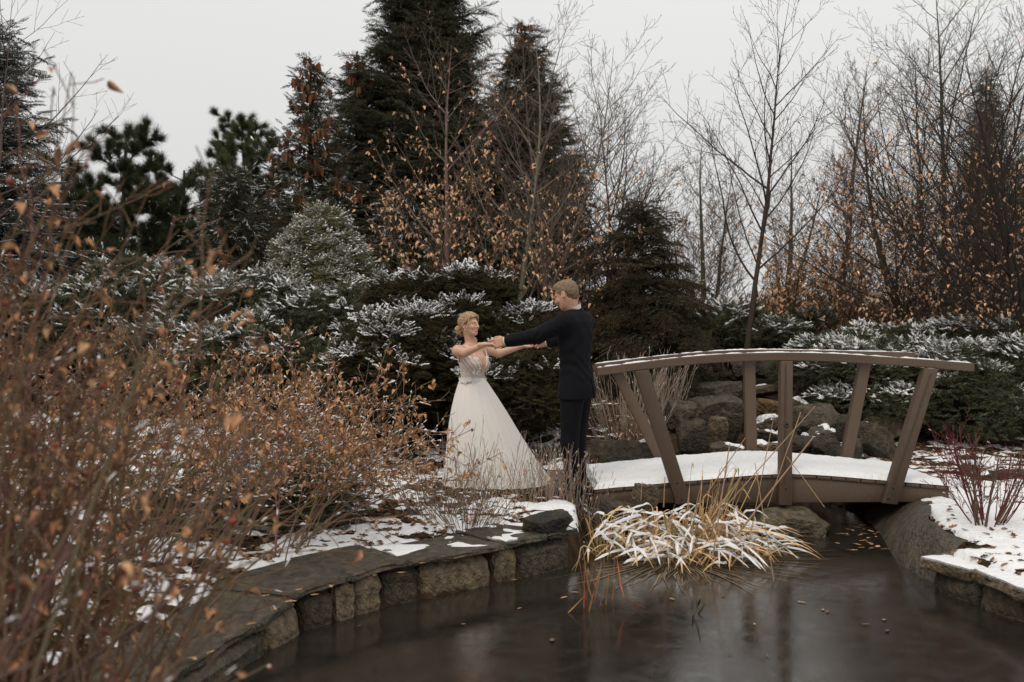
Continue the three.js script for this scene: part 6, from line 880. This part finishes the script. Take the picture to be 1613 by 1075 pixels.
  // hair: swept back into a low bun with loose strands
  const gold = (p) => { hf.in(p, hd); const n = noise(hd.x * 55, hd.y * 170, hd.z * 120), m = noise(hd.x * 30, hd.y * 60, hd.z * 30), l = .5 + .5 * n; return [lerp(.20, .47, l) + .05 * m, lerp(.125, .33, l) + .04 * m, lerp(.065, .19, l) + .02 * m]; };
  const hair = (p) => { hf.in(p, hd); const k = V(hd.x / s, hd.y / s, hd.z / s); let d = ell(k, [0, .042, -.020], [.084, .093, .104]); d = smin(d, ell(k, [0, .072, .020], [.075, .062, .072]), .03); const cut = k.z - .050 - .55 * Math.max(0, .075 - k.y) * -.35; d = smax(d, k.z - .026 - .42 * k.y - .045 * sstep(.045, .085, k.y), .012); d = Math.max(d, -(k.y + .058 + .3 * Math.min(0, k.z + .02))); d += .0016 * Math.sin(k.y * 210 + k.z * 90 + 4 * noise(k.x * 20, k.y * 20, k.z * 20)) + .001 * noise(k.x * 60, k.y * 60, k.z * 60);
    let b = ell(k, [0, -.034, -.116], [.058, .052, .046]); b += .007 * noise(k.x * 60, k.y * 60, k.z * 60) + .005 * Math.sin(k.x * 140 + k.y * 120); d = smin(d, b, .02); return d * s; };
  const hg = [net(hair, headAt.clone().addScalar(-.19), headAt.clone().addScalar(.19), .0042, gold)], R = rng(8), strands = new MB();
  const lock = (pts, r, n) => { for (let k = 0; k < n; k++) { const j = () => (R() - .5) * .012, c = .7 + .6 * R(); strands.tube(smooth(pts.map(([x, y, z], i) => hf.out(x * s + j() * (i ? 1 : .4), y * s + j(), z * s + j())), 9), (q) => r * (1 - .6 * q), 5, [.42 * c, .29 * c, .165 * c]); } };
  for (const sd of [1, -1]) { lock([[sd * .030, .112, .058], [sd * .066, .082, .072], [sd * .080, .030, .052], [sd * .081, -.030, .036], [sd * .074, -.085, .040]], .0042, 5); lock([[sd * .05, .10, .03], [sd * .082, .05, .03], [sd * .086, .0, -.02], [sd * .06, -.03, -.08]], .0055, 7); lock([[sd * .079, .0, -.03], [sd * .080, -.05, -.03], [sd * .07, -.10, -.02]], .002, 3); }
  for (let k = 0; k < 16; k++) { const a = R() * 6.28; lock([[.03 * Math.cos(a), -.028 + .03 * Math.sin(a), -.12], [.052 * Math.cos(a), -.028 + .046 * Math.sin(a), -.115], [.055 * Math.cos(a + .7), -.028 + .05 * Math.sin(a + .7), -.10], [.03 * Math.cos(a + 1.4), -.028 + .03 * Math.sin(a + 1.4), -.13]], .0048, 1); }
  mesh('hair', moved(mergeGeometries([...hg, strands.build()].map((g) => { g = g.clone(); return g; })), base), M.hair, t);
  { const g = new THREE.SphereGeometry(.006, 8, 6); const e = hf.out(.080 * s, -.04 * s, 0).sub(base); g.translate(e.x, e.y, e.z); mesh('earring', g, M.lace, t); const g2 = new THREE.SphereGeometry(.006, 8, 6), e2 = hf.out(-.080 * s, -.04 * s, 0).sub(base); g2.translate(e2.x, e2.y, e2.z); mesh('earring', g2, M.lace, t); for (const k of [g, g2]) k.setAttribute('color', new THREE.Float32BufferAttribute(new Float32Array(k.attributes.position.count * 3).fill(.8), 3)); }
}
renderer.render(scene, camera);
